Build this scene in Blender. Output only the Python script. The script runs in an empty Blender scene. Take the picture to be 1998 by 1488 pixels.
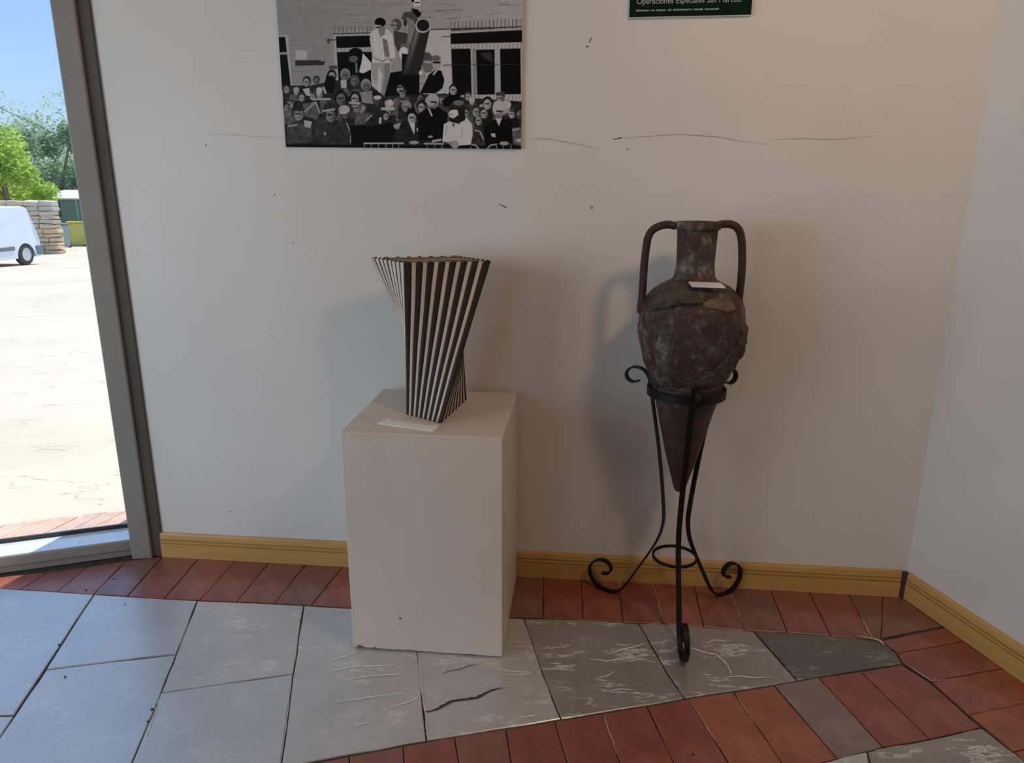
import bpy, bmesh, math, random
import numpy as np
from mathutils import Vector, Matrix, noise

# ------------------------------------------------------------------ camera
W, HH, FPX, CX, CY = 1998, 1488, 1400.0, 999.0, 744.0
EYE = 1.5
_down = np.array([975.0 - CX, -(5920.0 - CY), -FPX]); _down /= np.linalg.norm(_down)
_up = -_down
_fw = np.array([0, 0, -1.0]); _fw = _fw - _up * _fw.dot(_up); _fw /= np.linalg.norm(_fw)
_rt = np.cross(_fw, _up)
RC = np.stack([_rt, _fw, _up])            # world = RC @ camera
CAMP = np.array([0, 0, EYE])

scene = bpy.context.scene
col = scene.collection
cam_d = bpy.data.cameras.new('camera'); cam = bpy.data.objects.new('camera', cam_d); col.objects.link(cam)
cam_d.sensor_fit = 'HORIZONTAL'; cam_d.sensor_width = 36.0; cam_d.lens = 36.0 * FPX / W
cam_d.clip_start = 0.02; cam_d.clip_end = 600
M4 = Matrix([list(RC[0]) + [0], list(RC[1]) + [0], list(RC[2]) + [EYE], [0, 0, 0, 1]])
cam.matrix_world = M4
scene.camera = cam

# ------------------------------------------------------------------ world, sun, window light
world = bpy.data.worlds.new('sky'); scene.world = world; world.use_nodes = True
nt = world.node_tree; nt.nodes.clear()
out = nt.nodes.new('ShaderNodeOutputWorld'); bg = nt.nodes.new('ShaderNodeBackground')
tc = nt.nodes.new('ShaderNodeTexCoord'); sx = nt.nodes.new('ShaderNodeSeparateXYZ'); rmp = nt.nodes.new('ShaderNodeValToRGB')
nt.links.new(tc.outputs['Generated'], sx.inputs[0]); nt.links.new(sx.outputs['Z'], rmp.inputs[0])
cr = rmp.color_ramp
cr.elements[0].position = 0.0; cr.elements[0].color = (0.70, 0.90, 1.10, 1)
cr.elements[1].position = 0.5; cr.elements[1].color = (0.40, 0.68, 1.20, 1)
e = cr.elements.new(0.2); e.color = (0.40, 0.68, 1.15, 1)
nt.links.new(rmp.outputs[0], bg.inputs[0]); bg.inputs[1].default_value = 1.0
nt.links.new(bg.outputs[0], out.inputs[0])

def lamp(name, kind, energy, color, loc, direction, **kw):
    d = bpy.data.lights.new(name, kind); d.energy = energy; d.color = color
    o = bpy.data.objects.new(name, d); col.objects.link(o); o.location = loc
    o.rotation_euler = Vector(direction).to_track_quat('-Z', 'Y').to_euler()
    for k, v in kw.items(): setattr(d, k, v)
    return o
SUN_AZ, SUN_EL = math.radians(73), math.radians(64)
lamp('sun', 'SUN', 5.6, (1.0, 0.93, 0.82), (0, 0, 20),
     (-math.cos(SUN_AZ) * math.cos(SUN_EL), -math.sin(SUN_AZ) * math.cos(SUN_EL), -math.sin(SUN_EL)), angle=0.009)
# daylight through the side window left of the viewer, added rear fill softening shadows (no window there), warm ceiling lamp
lamp('side_window_daylight', 'AREA', 58, (0.84, 0.92, 1.0), (-3.85, 0.0, 1.55), (1, 0.30, 0.0), shape='RECTANGLE', size=2.7, size_y=2.0)
lamp('rear_fill_light', 'AREA', 15, (0.92, 0.96, 1.0), (-2.3, -2.9, 1.6), (0.15, 1, 0.0), shape='RECTANGLE', size=1.8, size_y=1.7)
lamp('ceiling_lamp_light', 'AREA', 14.5, (1.0, 0.68, 0.42), (1.22, 0.70, 2.85), (-0.25, 0.62, -0.9), shape='DISK', size=0.34)

vs = scene.view_settings
vs.view_transform = 'Standard'; vs.look = 'None'; vs.exposure = 0.0; vs.gamma = 1.0; vs.use_curve_mapping = False
scene.cycles.use_denoising = True
scene.cycles.max_bounces = 8; scene.cycles.diffuse_bounces = 5; scene.cycles.transparent_max_bounces = 12
scene.cycles.sample_clamp_indirect = 6.0

# ------------------------------------------------------------------ measuring helpers (real planes of the room)
def ray(x, y): return RC @ np.array([x - CX, -(y - CY), -FPX])
def onz(x, y, z=0.0):
    d = ray(x, y); return CAMP + d * ((z - EYE) / d[2])
def onplane(x, y, p, n):
    d = ray(x, y); return CAMP + d * ((np.array(p) - CAMP).dot(n) / d.dot(n))
def atY(x, y, Y):
    d = ray(x, y); return CAMP + d * (Y / d[1])
def proj(P):
    P = np.asarray(P, float); c = (P - CAMP) @ RC
    return CX + FPX * c[..., 0] / -c[..., 2], CY - FPX * c[..., 1] / -c[..., 2]
rnd = random.Random(7)

# ------------------------------------------------------------------ object helpers
def mesh_obj(name, verts, faces, mat, parent=None, smooth=False):
    me = bpy.data.meshes.new(name)
    me.from_pydata([tuple(map(float, v)) for v in verts], [], [tuple(int(i) for i in f) for f in faces])
    me.update()
    if mat: me.materials.append(mat)
    if smooth: me.polygons.foreach_set('use_smooth', [True] * len(me.polygons))
    o = bpy.data.objects.new(name, me); col.objects.link(o)
    if parent: o.parent = parent
    return o
def bm_obj(name, bm, mat, parent=None, smooth=False):
    bmesh.ops.recalc_face_normals(bm, faces=bm.faces)
    me = bpy.data.meshes.new(name); bm.to_mesh(me); bm.free()
    if mat: me.materials.append(mat)
    if smooth: me.polygons.foreach_set('use_smooth', [True] * len(me.polygons))
    o = bpy.data.objects.new(name, me); col.objects.link(o)
    if parent: o.parent = parent
    return o
def empty(name, loc=(0, 0, 0), rz=0.0):
    o = bpy.data.objects.new(name, None); col.objects.link(o); o.location = loc; o.rotation_euler = (0, 0, rz)
    o.empty_display_size = 0.05
    return o
def tag(o, label=None, cat=None, group=None, kind=None):
    if label: o['label'] = label
    if cat: o['category'] = cat
    if group: o['group'] = group
    if kind: o['kind'] = kind
    return o
def box_bm(x0, x1, y0, y1, z0, z1, bevel=0.0, seg=2, M=None):
    bm = bmesh.new()
    v = [bm.verts.new(p) for p in ((x0,y0,z0),(x1,y0,z0),(x1,y1,z0),(x0,y1,z0),(x0,y0,z1),(x1,y0,z1),(x1,y1,z1),(x0,y1,z1))]
    for f in ((3,2,1,0),(4,5,6,7),(0,1,5,4),(1,2,6,5),(2,3,7,6),(3,0,4,7)): bm.faces.new([v[i] for i in f])
    if bevel: bmesh.ops.bevel(bm, geom=list(bm.edges), offset=bevel, segments=seg, affect='EDGES', profile=0.5)
    if M is not None: bmesh.ops.transform(bm, matrix=M, verts=bm.verts)
    return bm
def box(name, a, b, mat, parent=None, bevel=0.0, seg=2, M=None):
    return bm_obj(name, box_bm(a[0], b[0], a[1], b[1], a[2], b[2], bevel, seg, M), mat, parent)
def prism(name, poly, z0, z1, mat, parent=None):
    n = len(poly)
    vs_ = [(p[0], p[1], z0) for p in poly] + [(p[0], p[1], z1) for p in poly]
    fs = [list(range(n))[::-1], list(range(n, 2 * n))] + [(i, (i + 1) % n, n + (i + 1) % n, n + i) for i in range(n)]
    bm = bmesh.new(); bv = [bm.verts.new(v) for v in vs_]
    for f in fs: bm.faces.new([bv[i] for i in f])
    return bm_obj(name, bm, mat, parent)
def extrude_profile(name, prof, p0, p1, outv, mat, parent=None, kind=None):
    """profile (out, z) swept from p0 to p1; outv = horizontal unit vector the profile sticks out along"""
    n = len(prof); vs_ = []
    for p in (p0, p1):
        for (o_, z) in prof: vs_.append((p[0] + outv[0] * o_, p[1] + outv[1] * o_, z))
    fs = [list(range(n)), list(range(n, 2 * n))[::-1]] + [(i, n + i, n + (i + 1) % n, (i + 1) % n) for i in range(n)]
    bm = bmesh.new(); bv = [bm.verts.new(v) for v in vs_]
    for f in fs: bm.faces.new([bv[i] for i in f])
    return bm_obj(name, bm, mat, parent)

# ------------------------------------------------------------------ materials
def new_mat(name):
    m = bpy.data.materials.new(name); m.use_nodes = True
    b = m.node_tree.nodes['Principled BSDF']
    return m, m.node_tree, b
def N(nt, t, **kw):
    n = nt.nodes.new(t)
    for k, v in kw.items():
        if k in n.inputs: n.inputs[k].default_value = v
        else: setattr(n, k, v)
    return n
def ramp(nt, src, stops):
    r = nt.nodes.new('ShaderNodeValToRGB'); els = r.color_ramp.elements
    while len(els) > 1: els.remove(els[-1])
    els[0].position = stops[0][0]; c = stops[0][1]; els[0].color = (*c, 1) if len(c) == 3 else c
    for p, c in stops[1:]:
        e = els.new(p); e.color = (*c, 1)
    nt.links.new(src, r.inputs[0]); return r.outputs[0]
def noise_tex(nt, scale, detail=6, rough=0.6, vec=None, stretch=None):
    n = N(nt, 'ShaderNodeTexNoise'); n.inputs['Scale'].default_value = scale
    n.inputs['Detail'].default_value = detail; n.inputs['Roughness'].default_value = rough
    if vec is None:
        t = nt.nodes.new('ShaderNodeTexCoord'); vec = t.outputs['Object']
    if stretch:
        mp = nt.nodes.new('ShaderNodeMapping'); mp.inputs['Scale'].default_value = stretch
        nt.links.new(vec, mp.inputs[0]); vec = mp.outputs[0]
    nt.links.new(vec, n.inputs['Vector']); return n.outputs['Fac']
def mix(nt, fac, a, b, mode='MIX'):
    m = nt.nodes.new('ShaderNodeMix'); m.data_type = 'RGBA'; m.blend_type = mode
    if isinstance(fac, (int, float)): m.inputs[0].default_value = fac
    else: nt.links.new(fac, m.inputs[0])
    for k, v in ((6, a), (7, b)):
        if isinstance(v, tuple): m.inputs[k].default_value = (*v, 1)
        else: nt.links.new(v, m.inputs[k])
    return m.outputs[2]
def bump(nt, b, src, strength=0.3, dist=0.002):
    n = nt.nodes.new('ShaderNodeBump'); n.inputs['Strength'].default_value = strength; n.inputs['Distance'].default_value = dist
    nt.links.new(src, n.inputs['Height']); nt.links.new(n.outputs[0], b.inputs['Normal'])
def simple(name, c1, c2=None, scale=8.0, rough=0.6, bmp=0.0, bscale=60.0, metal=0.0, spec=0.5, dist=0.002, detail=6):
    m, nt, b = new_mat(name)
    b.inputs['Roughness'].default_value = rough; b.inputs['Metallic'].default_value = metal
    b.inputs['Specular IOR Level'].default_value = spec
    if c2 is None: b.inputs['Base Color'].default_value = (*c1, 1)
    else: nt.links.new(ramp(nt, noise_tex(nt, scale, detail), [(0.3, c1), (0.7, c2)]), b.inputs['Base Color'])
    if bmp: bump(nt, b, noise_tex(nt, bscale, 4), bmp, dist)
    return m

M_wall = simple('wall_paint', (0.66, 0.65, 0.63), (0.72, 0.71, 0.69), 1.6, 0.5, 0.10, 60, spec=0.5)
M_ceil = simple('darkened_ceiling', (0.22, 0.15, 0.10), (0.30, 0.21, 0.14), 3, 0.8)  # unseen ceiling; brown made up to cut and warm the bounce light
M_rear = simple('darkened_rear_wall', (0.34, 0.28, 0.22), None, rough=0.9)  # unseen wall, darkened to lower the ambient bounce
M_ped = simple('pedestal_paint', (0.65, 0.585, 0.52), (0.70, 0.63, 0.56), 3.0, 0.42, 0.06, 40)
M_chip = simple('paint_chip', (0.16, 0.12, 0.08), None, rough=0.9)
M_dark = simple('dark_mark', (0.045, 0.04, 0.035), None, rough=0.9)
M_crack = simple('hairline_grey', (0.40, 0.385, 0.36), None, rough=0.9)
M_frame = simple('frame_grey_paint', (0.27, 0.26, 0.245), (0.30, 0.29, 0.27), 5, 0.5, 0.05, 60)
M_frame2 = simple('frame_strip_brown_grey', (0.085, 0.075, 0.066), (0.11, 0.098, 0.086), 5, 0.6)
M_ledge = simple('ledge_light_paint', (0.72, 0.74, 0.76), None, rough=0.35)
_b = M_ledge.node_tree.nodes['Principled BSDF']; _b.inputs['Coat Weight'].default_value = 1.0; _b.inputs['Coat IOR'].default_value = 2.6; _b.inputs['Coat Roughness'].default_value = 0.12
M_gasket = simple('rubber_gasket', (0.02, 0.025, 0.035), None, rough=0.35)
M_mortar = simple('mortar', (0.030, 0.026, 0.023), (0.075, 0.066, 0.058), 30, 0.95, 0.4, 200)
M_iron = simple('black_wrought_iron', (0.004, 0.004, 0.0045), (0.008, 0.007, 0.007), 40, 0.5, 0.1, 300, metal=0.0, spec=0.25)
M_card = simple('white_card', (0.78, 0.78, 0.77), None, rough=0.5)
M_foam = simple('foam_board_edge', (0.55, 0.54, 0.52), None, rough=0.8)

def m_baseboard():
    m, nt, b = new_mat('yellow_pine_baseboard')
    a = noise_tex(nt, 3.0, 8, 0.6, stretch=(1, 1, 14))
    nt.links.new(ramp(nt, a, [(0.25, (0.47, 0.265, 0.080)), (0.75, (0.60, 0.365, 0.120))]), b.inputs['Base Color'])
    b.inputs['Roughness'].default_value = 0.45
    return m
M_base = m_baseboard()

def m_stone(name, c1, c2, vein=0.8, seed=0.0, coat=2.5):
    m, nt, b = new_mat(name)
    tcn = nt.nodes.new('ShaderNodeTexCoord'); mp = nt.nodes.new('ShaderNodeMapping')
    mp.inputs['Location'].default_value = (seed, seed * 0.7, 0); nt.links.new(tcn.outputs['Object'], mp.inputs[0]); v = mp.outputs[0]
    base = ramp(nt, noise_tex(nt, 4.5, 8, 0.65, v), [(0.3, c1), (0.72, c2)])
    fine = ramp(nt, noise_tex(nt, 160, 3, 0.6, v), [(0.3, (0.72, 0.72, 0.72)), (0.7, (1.12, 1.12, 1.12))])
    base = mix(nt, 0.7, base, fine, 'MULTIPLY')
    # broken white calcite strokes, running across
    rv = noise_tex(nt, 7.5, 5, 0.62, v, stretch=(0.55, 2.0, 1))
    s = nt.nodes.new('ShaderNodeMath'); s.operation = 'SUBTRACT'; nt.links.new(rv, s.inputs[0]); s.inputs[1].default_value = 0.5
    ab = nt.nodes.new('ShaderNodeMath'); ab.operation = 'ABSOLUTE'; nt.links.new(s.outputs[0], ab.inputs[0])
    line = ramp(nt, ab.outputs[0], [(0.0, (1, 1, 1)), (0.010, (0.7, 0.7, 0.7)), (0.022, (0, 0, 0))])
    msk = ramp(nt, noise_tex(nt, 6.0, 3, 0.5, v, stretch=(1, 1.6, 1)), [(0.50, (0, 0, 0)), (0.60, (1, 1, 1))])
    lm = mix(nt, 1.0, line, msk, 'MULTIPLY')
    sc = nt.nodes.new('ShaderNodeMath'); sc.operation = 'MULTIPLY'; nt.links.new(lm, sc.inputs[0]); sc.inputs[1].default_value = vein
    c = mix(nt, sc.outputs[0], base, (0.80, 0.80, 0.79))
    nt.links.new(c, b.inputs['Base Color'])
    b.inputs['Roughness'].default_value = 0.42
    b.inputs['Coat Weight'].default_value = 1.0; b.inputs['Coat IOR'].default_value = coat; b.inputs['Coat Roughness'].default_value = 0.30
    bump(nt, b, noise_tex(nt, 45, 6, 0.7, v), 0.35, 0.003)
    return m
M_stone = [m_stone('slate_sky_tinted', (0.43, 0.46, 0.49), (0.56, 0.59, 0.62), 0.35, 0.0),  # blue tint and lifted tone stand in for sky reflected near the glazing
           m_stone('slate_grey', (0.43, 0.435, 0.445), (0.58, 0.585, 0.59), 0.7, 3.1),
           m_stone('slate_warm_grey', (0.215, 0.20, 0.185), (0.34, 0.32, 0.295), 0.9, 5.7, 1.9),
           m_stone('slate_pale_warm', (0.42, 0.41, 0.395), (0.58, 0.565, 0.54), 0.8, 7.3),
           m_stone('slate_dark', (0.055, 0.054, 0.052), (0.13, 0.125, 0.115), 0.3, 9.3, 1.7)]
M_vein = simple('calcite_vein', (0.86, 0.84, 0.81), None, rough=0.7)

def m_brick(name, c1, c2, c3):
    m, nt, b = new_mat(name)
    oi = nt.nodes.new('ShaderNodeObjectInfo')
    tone = ramp(nt, oi.outputs['Random'], [(0.0, c1), (0.5, c2), (1.0, c3)])
    blot = ramp(nt, noise_tex(nt, 9, 7, 0.65), [(0.3, (0.55, 0.58, 0.60)), (0.7, (1.22, 1.14, 1.08))])
    c = mix(nt, 0.9, tone, blot, 'MULTIPLY')
    dust = ramp(nt, noise_tex(nt, 5, 8, 0.75), [(0.54, (0, 0, 0)), (0.76, (0.5, 0.5, 0.5))])
    c = mix(nt, dust, c, (0.34, 0.28, 0.25))
    nt.links.new(c, b.inputs['Base Color']); b.inputs['Roughness'].default_value = 0.42
    b.inputs['Coat Weight'].default_value = 0.6; b.inputs['Coat IOR'].default_value = 1.7; b.inputs['Coat Roughness'].default_value = 0.35
    bump(nt, b, noise_tex(nt, 70, 5, 0.6), 0.2, 0.002)
    return m
M_brick = m_brick('terracotta_paver', (0.27, 0.068, 0.044), (0.34, 0.085, 0.05), (0.22, 0.095, 0.075))
M_brick_or = m_brick('orange_terracotta_paver', (0.36, 0.10, 0.045), (0.40, 0.115, 0.05), (0.31, 0.08, 0.045))
M_brick_gr = m_brick('greyed_paver', (0.25, 0.185, 0.165), (0.27, 0.20, 0.18), (0.23, 0.17, 0.155))
M_brick_out = m_brick('outdoor_paver', (0.70, 0.40, 0.27), (0.74, 0.45, 0.32), (0.58, 0.44, 0.36))

# ------------------------------------------------------------------ room shell
L0 = onz(311, 1086); R0 = onz(1759, 1165)              # foot of the skirting along the back wall
DW = (R0 - L0) / np.linalg.norm(R0 - L0); NW = np.array([DW[1], -DW[0], 0.0])    # along the wall; out of the wall, into the room
BT = 0.016                                             # skirting thickness
LW = L0 - NW * BT                                      # wall face point
R2 = onz(1998, 1333); DR = (R2 - R0) / np.linalg.norm(R2 - R0)
NR = np.array([DR[1], -DR[0], 0.0])
if NR[0] > 0: NR = -NR
def line_int(p, d, q, e_):
    A = np.array([[d[0], -e_[0]], [d[1], -e_[1]]]); s = np.linalg.solve(A, (q - p)[:2]); return p + d * s[0]
RW = R0 - NR * BT
CORNER = line_int(LW, DW, RW, DR)                      # wall corner
CORNER_B = line_int(L0, DW, R0, DR)                    # skirting corner
CEIL = 3.0
DL = onz(5, 1120); DRt = onz(258, 1085)
DD = (DL - DRt) / np.linalg.norm(DL - DRt)             # along the glazed wall, away from the corner
ND = np.array([DD[1], -DD[0], 0.0])
if ND[1] > 0: ND = -ND                                 # into the room
P0 = DRt.copy()

WE = np.array([-1.50, (LW + DW * ((-1.50 - LW[0]) / DW[0]))[1], 0])
wall_back = prism('wall_back', [WE, CORNER, CORNER + np.array([0.5, 0.5, 0]), (-1.70, 3.36, 0)], -0.05, CEIL, M_wall)
tag(wall_back, 'grey white plaster wall behind the striped vase and the amphora', 'wall', kind='structure')
RE = CORNER + DR * 5.6
wall_right = prism('wall_right', [CORNER, RE, RE - NR * 0.3, CORNER - NR * 0.3 + np.array([0.02, 0.0, 0])], -0.05, CEIL, M_wall)
tag(wall_right, 'plain pale plaster wall meeting the back wall beside the amphora', 'wall', kind='structure')
LE = P0 + DD * 2.75                                    # far end of the glazing
RRY = RE[1]
# left wall with a window opening, rear wall
def wall_with_hole(name, xw, y0, y1, hy0, hy1, hz0, hz1):
    bm = bmesh.new()
    for (a, b, c, d_) in ((y0, hy0, -0.05, CEIL), (hy1, y1, -0.05, CEIL), (hy0, hy1, -0.05, hz0), (hy0, hy1, hz1, CEIL)):
        t = box_bm(xw - 0.25, xw, a, b, c, d_)
        me = bpy.data.meshes.new('t'); t.to_mesh(me); t.free(); bm.from_mesh(me); bpy.data.meshes.remove(me)
    return bm_obj(name, bm, M_wall)
wl = wall_with_hole('wall_left', LE[0] - 0.02, RRY, LE[1], -1.45, 1.45, 0.4, 2.65)
tag(wl, 'plain side wall with a wide window opening', 'wall', kind='structure')
wr = box('wall_rear', (LE[0] - 0.3, RRY - 0.25, -0.05), (RE[0] + 0.4, RRY, CEIL), M_rear)
tag(wr, 'plain rear wall of the room', 'wall', kind='structure')
fp = [WE + np.array([-0.1, 0.02, 0]), CORNER, RE, np.array([LE[0], RRY, 0]), LE]
cl = prism('ceiling', [WE + np.array([0, 0.3, 0]), CORNER + np.array([0.2, 0.3, 0]), RE + np.array([0.3, 0, 0]), np.array([LE[0] - 0.25, RRY, 0]), LE + np.array([-0.25, 0.1, 0])], CEIL, CEIL + 0.15, M_ceil)
tag(cl, 'unseen ceiling of the room, darkened to cut bounce light', 'ceiling', kind='structure')

# ------------------------------------------------------------------ floor: mortar bed with every slab and paver
floor = prism('floor', [WE + np.array([-0.1, 0.15, 0]), CORNER + np.array([0.1, 0.1, 0]), RE + np.array([0.1, 0, 0]), np.array([LE[0], RRY, 0]), LE + np.array([0, 0.2, 0])], -0.06, -0.005, M_mortar)
tag(floor, 'floor of grey stone slabs framed by red terracotta pavers', 'floor', kind='structure')

def inset(poly, d):
    n = len(poly); out_ = []
    ar = sum(poly[i][0] * poly[(i + 1) % n][1] - poly[(i + 1) % n][0] * poly[i][1] for i in range(n))
    if ar < 0: poly = poly[::-1]
    for i in range(n):
        p0, p1, p2 = (np.array(poly[j % n][:2], float) for j in (i - 1, i, i + 1))
        a = p1 - p0; b = p2 - p1; a /= np.linalg.norm(a) + 1e-9; b /= np.linalg.norm(b) + 1e-9
        na = np.array([-a[1], a[0]]); nb = np.array([-b[1], b[0]])
        m = na + nb; k = max(0.35, 1 + na.dot(nb))
        out_.append(p1 + m * (d / k))
    return out_
def tile(name, pts, mat, gap=0.0022, jit=0.0012, top=0.0, seg=4, bev=0.0022, parent=floor, z_of=None):
    """one paving piece: worn edges, a small chamfer, its own level"""
    poly = inset([tuple(p[:2]) for p in pts], gap); n = len(poly); ring = []
    for i in range(n):
        a, b = poly[i], poly[(i + 1) % n]
        for k in range(seg):
            t = k / seg; p = a + (b - a) * t
            if k: p = p + np.array([rnd.uniform(-jit, jit), rnd.uniform(-jit, jit)])
            ring.append(p)
    c = np.mean(ring, axis=0)
    tp = inset(ring, bev); m = len(ring)
    zt = top + rnd.uniform(-0.0008, 0.0008); tx, ty = rnd.uniform(-0.003, 0.003), rnd.uniform(-0.003, 0.003)
    V = [(p[0] - c[0], p[1] - c[1], top - 0.03) for p in ring]
    V += [(p[0] - c[0], p[1] - c[1], zt - bev * 0.8 + tx * (p[0] - c[0]) + ty * (p[1] - c[1])) for p in ring]
    V += [(p[0] - c[0], p[1] - c[1], zt + tx * (p[0] - c[0]) + ty * (p[1] - c[1])) for p in tp]
    F = []
    for i in range(m):
        j = (i + 1) % m
        F += [(i, j, m + j, m + i), (m + i, m + j, 2 * m + j, 2 * m + i)]
    F.append(tuple(range(2 * m, 3 * m)))
    o = mesh_obj(name, V, F, mat, parent); o.location = (c[0], c[1], 0)
    return o
def fl(*pts): return [onz(x, y) for x, y in pts]

stones = [
    ([(184, 1159), (28, 1394), (-120, 1400), (-260, 1300), (-160, 1152), (-75, 1144), (5, 1147)], 0),
    ([(-160, 1152), (-260, 1162), (-420, 1182), (-560, 1330), (-260, 1300)], 0),
    ([(-260, 1300), (-560, 1330), (-640, 1510), (-300, 1580), (-120, 1402)], 0),
    ([(184, 1159), (385, 1171), (344, 1275), (89, 1306)], 0),
    ([(89, 1306), (344, 1275), (314, 1351), (257, 1488), (225, 1560), (-90, 1570), (28, 1396)], 0),
    ([(28, 1396), (-90, 1570), (-300, 1580), (-120, 1402)], 0),
    ([(385, 1171), (593, 1180), (572, 1314), (314, 1351), (344, 1275)], 1),
    ([(314, 1351), (572, 1314), (549, 1488), (548, 1499), (225, 1560), (257, 1488)], 0),
    ([(593, 1180), (803, 1192), (815, 1274), (832, 1444), (640, 1479), (548, 1499), (549, 1488), (572, 1314)], 1),
    ([(803, 1192), (1022, 1206), (1060, 1316), (1095, 1402), (832, 1444), (815, 1274)], 3),
    ([(1022, 1206), (1137, 1207), (1246, 1216), (1302, 1313), (1336, 1362), (1095, 1402), (1060, 1316)], 2),
    ([(1246, 1216), (1294, 1216), (1471, 1231), (1556, 1327), (1336, 1362), (1302, 1313)], 2),
    ([(1471, 1231), (1535, 1233), (1620, 1240), (1719, 1248), (1751, 1274), (1761, 1294), (1556, 1327)], 4),
    ([(1692, 1465), (1723, 1457), (1814, 1441), (1915, 1418), (1978, 1466), (2060, 1530), (1720, 1600)], 2),
    ([(1597, 1488), (1692, 1465), (1720, 1600), (1560, 1620), (1480, 1515)], 1),
    ([(1480, 1515), (1560, 1620), (1330, 1680), (1220, 1580)], 1),
]
slabs = []
for pts, k in stones: slabs.append(tile('stone_slab', fl(*pts), M_stone[k], gap=0.0022, jit=0.0022, seg=4, bev=0.0025))

# pavers along the back wall (joint: foot at the wall, foot at the slabs)
seps = [((-250, 1150), (-420, 1180)), ((-120, 1135), (-260, 1160)), ((20, 1123), (-75, 1143)), ((95, 1115), (40, 1149)), ((170, 1106), (112, 1154)), ((246, 1094), (182, 1159)), ((318, 1084), (249, 1162)), ((389, 1087), (320, 1167)), ((463, 1090), (389, 1170)),
        ((528, 1093), (462, 1173)), ((600, 1097), (535, 1176)), ((672, 1100), (607, 1180)), ((745, 1104), (683, 1185)), ((815, 1108), (758, 1189)), ((882, 1112), (832, 1193)),
        ((948, 1115), (908, 1198)), ((1003, 1118), (985, 1203)), ((1060, 1120), (1060, 1205)), ((1135, 1124), (1137, 1207)), ((1207, 1129), (1215, 1213)), ((1275, 1132), (1293, 1216)), ((1353, 1137), (1373, 1222)),
        ((1422, 1141), (1455, 1230)), ((1502, 1146), (1536, 1233)), ((1578, 1151), (1621, 1240)), ((1654, 1156), (1703, 1246)), ((1723, 1161), (1719, 1249))]
for a, b in zip(seps[:-1], seps[1:]):
    tile('terracotta_paver', fl(a[0], b[0], b[1], a[1]), M_brick, gap=0.0016)
tile('terracotta_paver', fl((1723, 1161), (1757, 1163), (1838, 1221), (1725, 1243), (1719, 1249)), M_brick, gap=0.0016)
rw = [((1719, 1249), (1843, 1224)), ((1751, 1273), (1880, 1250)), ((1817, 1328), (1957, 1303)), ((1890, 1394), (2040, 1362)), ((1978, 1466), (2140, 1430)), ((2080, 1560), (2260, 1512))]
for k, (a, b) in enumerate(zip(rw[:-1], rw[1:])):
    pts = [a[0]] + ([(1762, 1291)] if k == 1 else []) + [b[0], b[1], a[1]]
    tile('terracotta_paver', fl(*pts), M_brick if k < 2 else M_brick_or, gap=0.0016)
# diagonal band
dg = [((1758, 1296), (1915, 1418)), ((1679, 1309), (1814, 1441)), ((1597, 1321), (1723, 1457)), ((1511, 1336), (1634, 1479)), ((1431, 1349), (1537, 1503)), ((1345, 1362), (1446, 1527)), ((1262, 1377), (1345, 1550)),
      ((1176, 1391), (1240, 1575)), ((1083, 1406), (1140, 1600)), ((987, 1421), (1020, 1625)), ((887, 1437), (920, 1650)), ((787, 1454), (795, 1680)), ((682, 1474), (680, 1700)), ((560, 1499), (540, 1735)), ((430, 1524), (400, 1765))]
dm = [M_brick, M_brick, M_brick_gr, M_brick_or, M_brick_or, M_brick, M_brick] + [M_brick] * 9
for k, (a, b) in enumerate(zip(dg[:-1], dg[1:])):
    tile('terracotta_paver', fl(a[0], b[0], b[1], a[1], *([(1888, 1396), (1815, 1331)] if k == 0 else [])), dm[k], gap=0.0016)

def ribbon(name, pts, w, mat, parent, lift=0.0006, plane='z', zbase=0.0):
    """thin strip following a hand-measured line; width tapers to both ends"""
    P = np.array([p for p in pts], float); n = len(P); V = []
    for i in range(n):
        t = P[min(i + 1, n - 1)] - P[max(i - 1, 0)]; t /= np.linalg.norm(t) + 1e-9
        up_ = np.array([0, 0, 1.0]) if plane == 'z' else NW
        s = np.cross(up_, t); s /= np.linalg.norm(s) + 1e-9
        ww = w * (0.25 + 0.75 * math.sin(math.pi * (i + 0.35) / (n - 0.3))) * rnd.uniform(0.6, 1.2)
        V += [P[i] + s * ww / 2 + up_ * lift, P[i] - s * ww / 2 + up_ * lift]
    F = [(2 * i, 2 * i + 1, 2 * i + 3, 2 * i + 2) for i in range(n - 1)]
    o = mesh_obj(name, V, F, mat, parent)
    if parent: o.matrix_parent_inverse = Matrix.Translation(-Vector(parent.location))
    return o
def wob(pts, k=5, a=1.2):
    out_ = []
    for p, q in zip(pts[:-1], pts[1:]):
        for j in range(k):
            t = j / k; out_.append((p[0] + (q[0] - p[0]) * t + rnd.uniform(-a, a) * (j > 0), p[1] + (q[1] - p[1]) * t + rnd.uniform(-a, a) * 0.5 * (j > 0)))
    return out_ + [pts[-1]]
def slab_line(name, pts, w, mat, s, k=5):
    ribbon(name, [onz(x, y, 0.0012) for x, y in wob(pts, k)], w, mat, s, 0.0009)
slab_line('calcite_vein', [(1275, 1255), (1318, 1262), (1345, 1263), (1372, 1272), (1398, 1277), (1414, 1290), (1425, 1308), (1427, 1316)], 0.006, M_vein, slabs[11])
slab_line('calcite_vein', [(1408, 1322), (1440, 1319), (1475, 1322), (1510, 1320)], 0.006, M_vein, slabs[11])
slab_line('calcite_vein', [(1380, 1257), (1388, 1250), (1404, 1249), (1420, 1253)], 0.004, M_vein, slabs[11])
slab_line('calcite_vein', [(1180, 1277), (1210, 1268), (1243, 1260), (1262, 1254)], 0.006, M_vein, slabs[10])
slab_line('calcite_vein', [(1150, 1286), (1185, 1289), (1230, 1282), (1280, 1292)], 0.006, M_vein, slabs[10])
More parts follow.
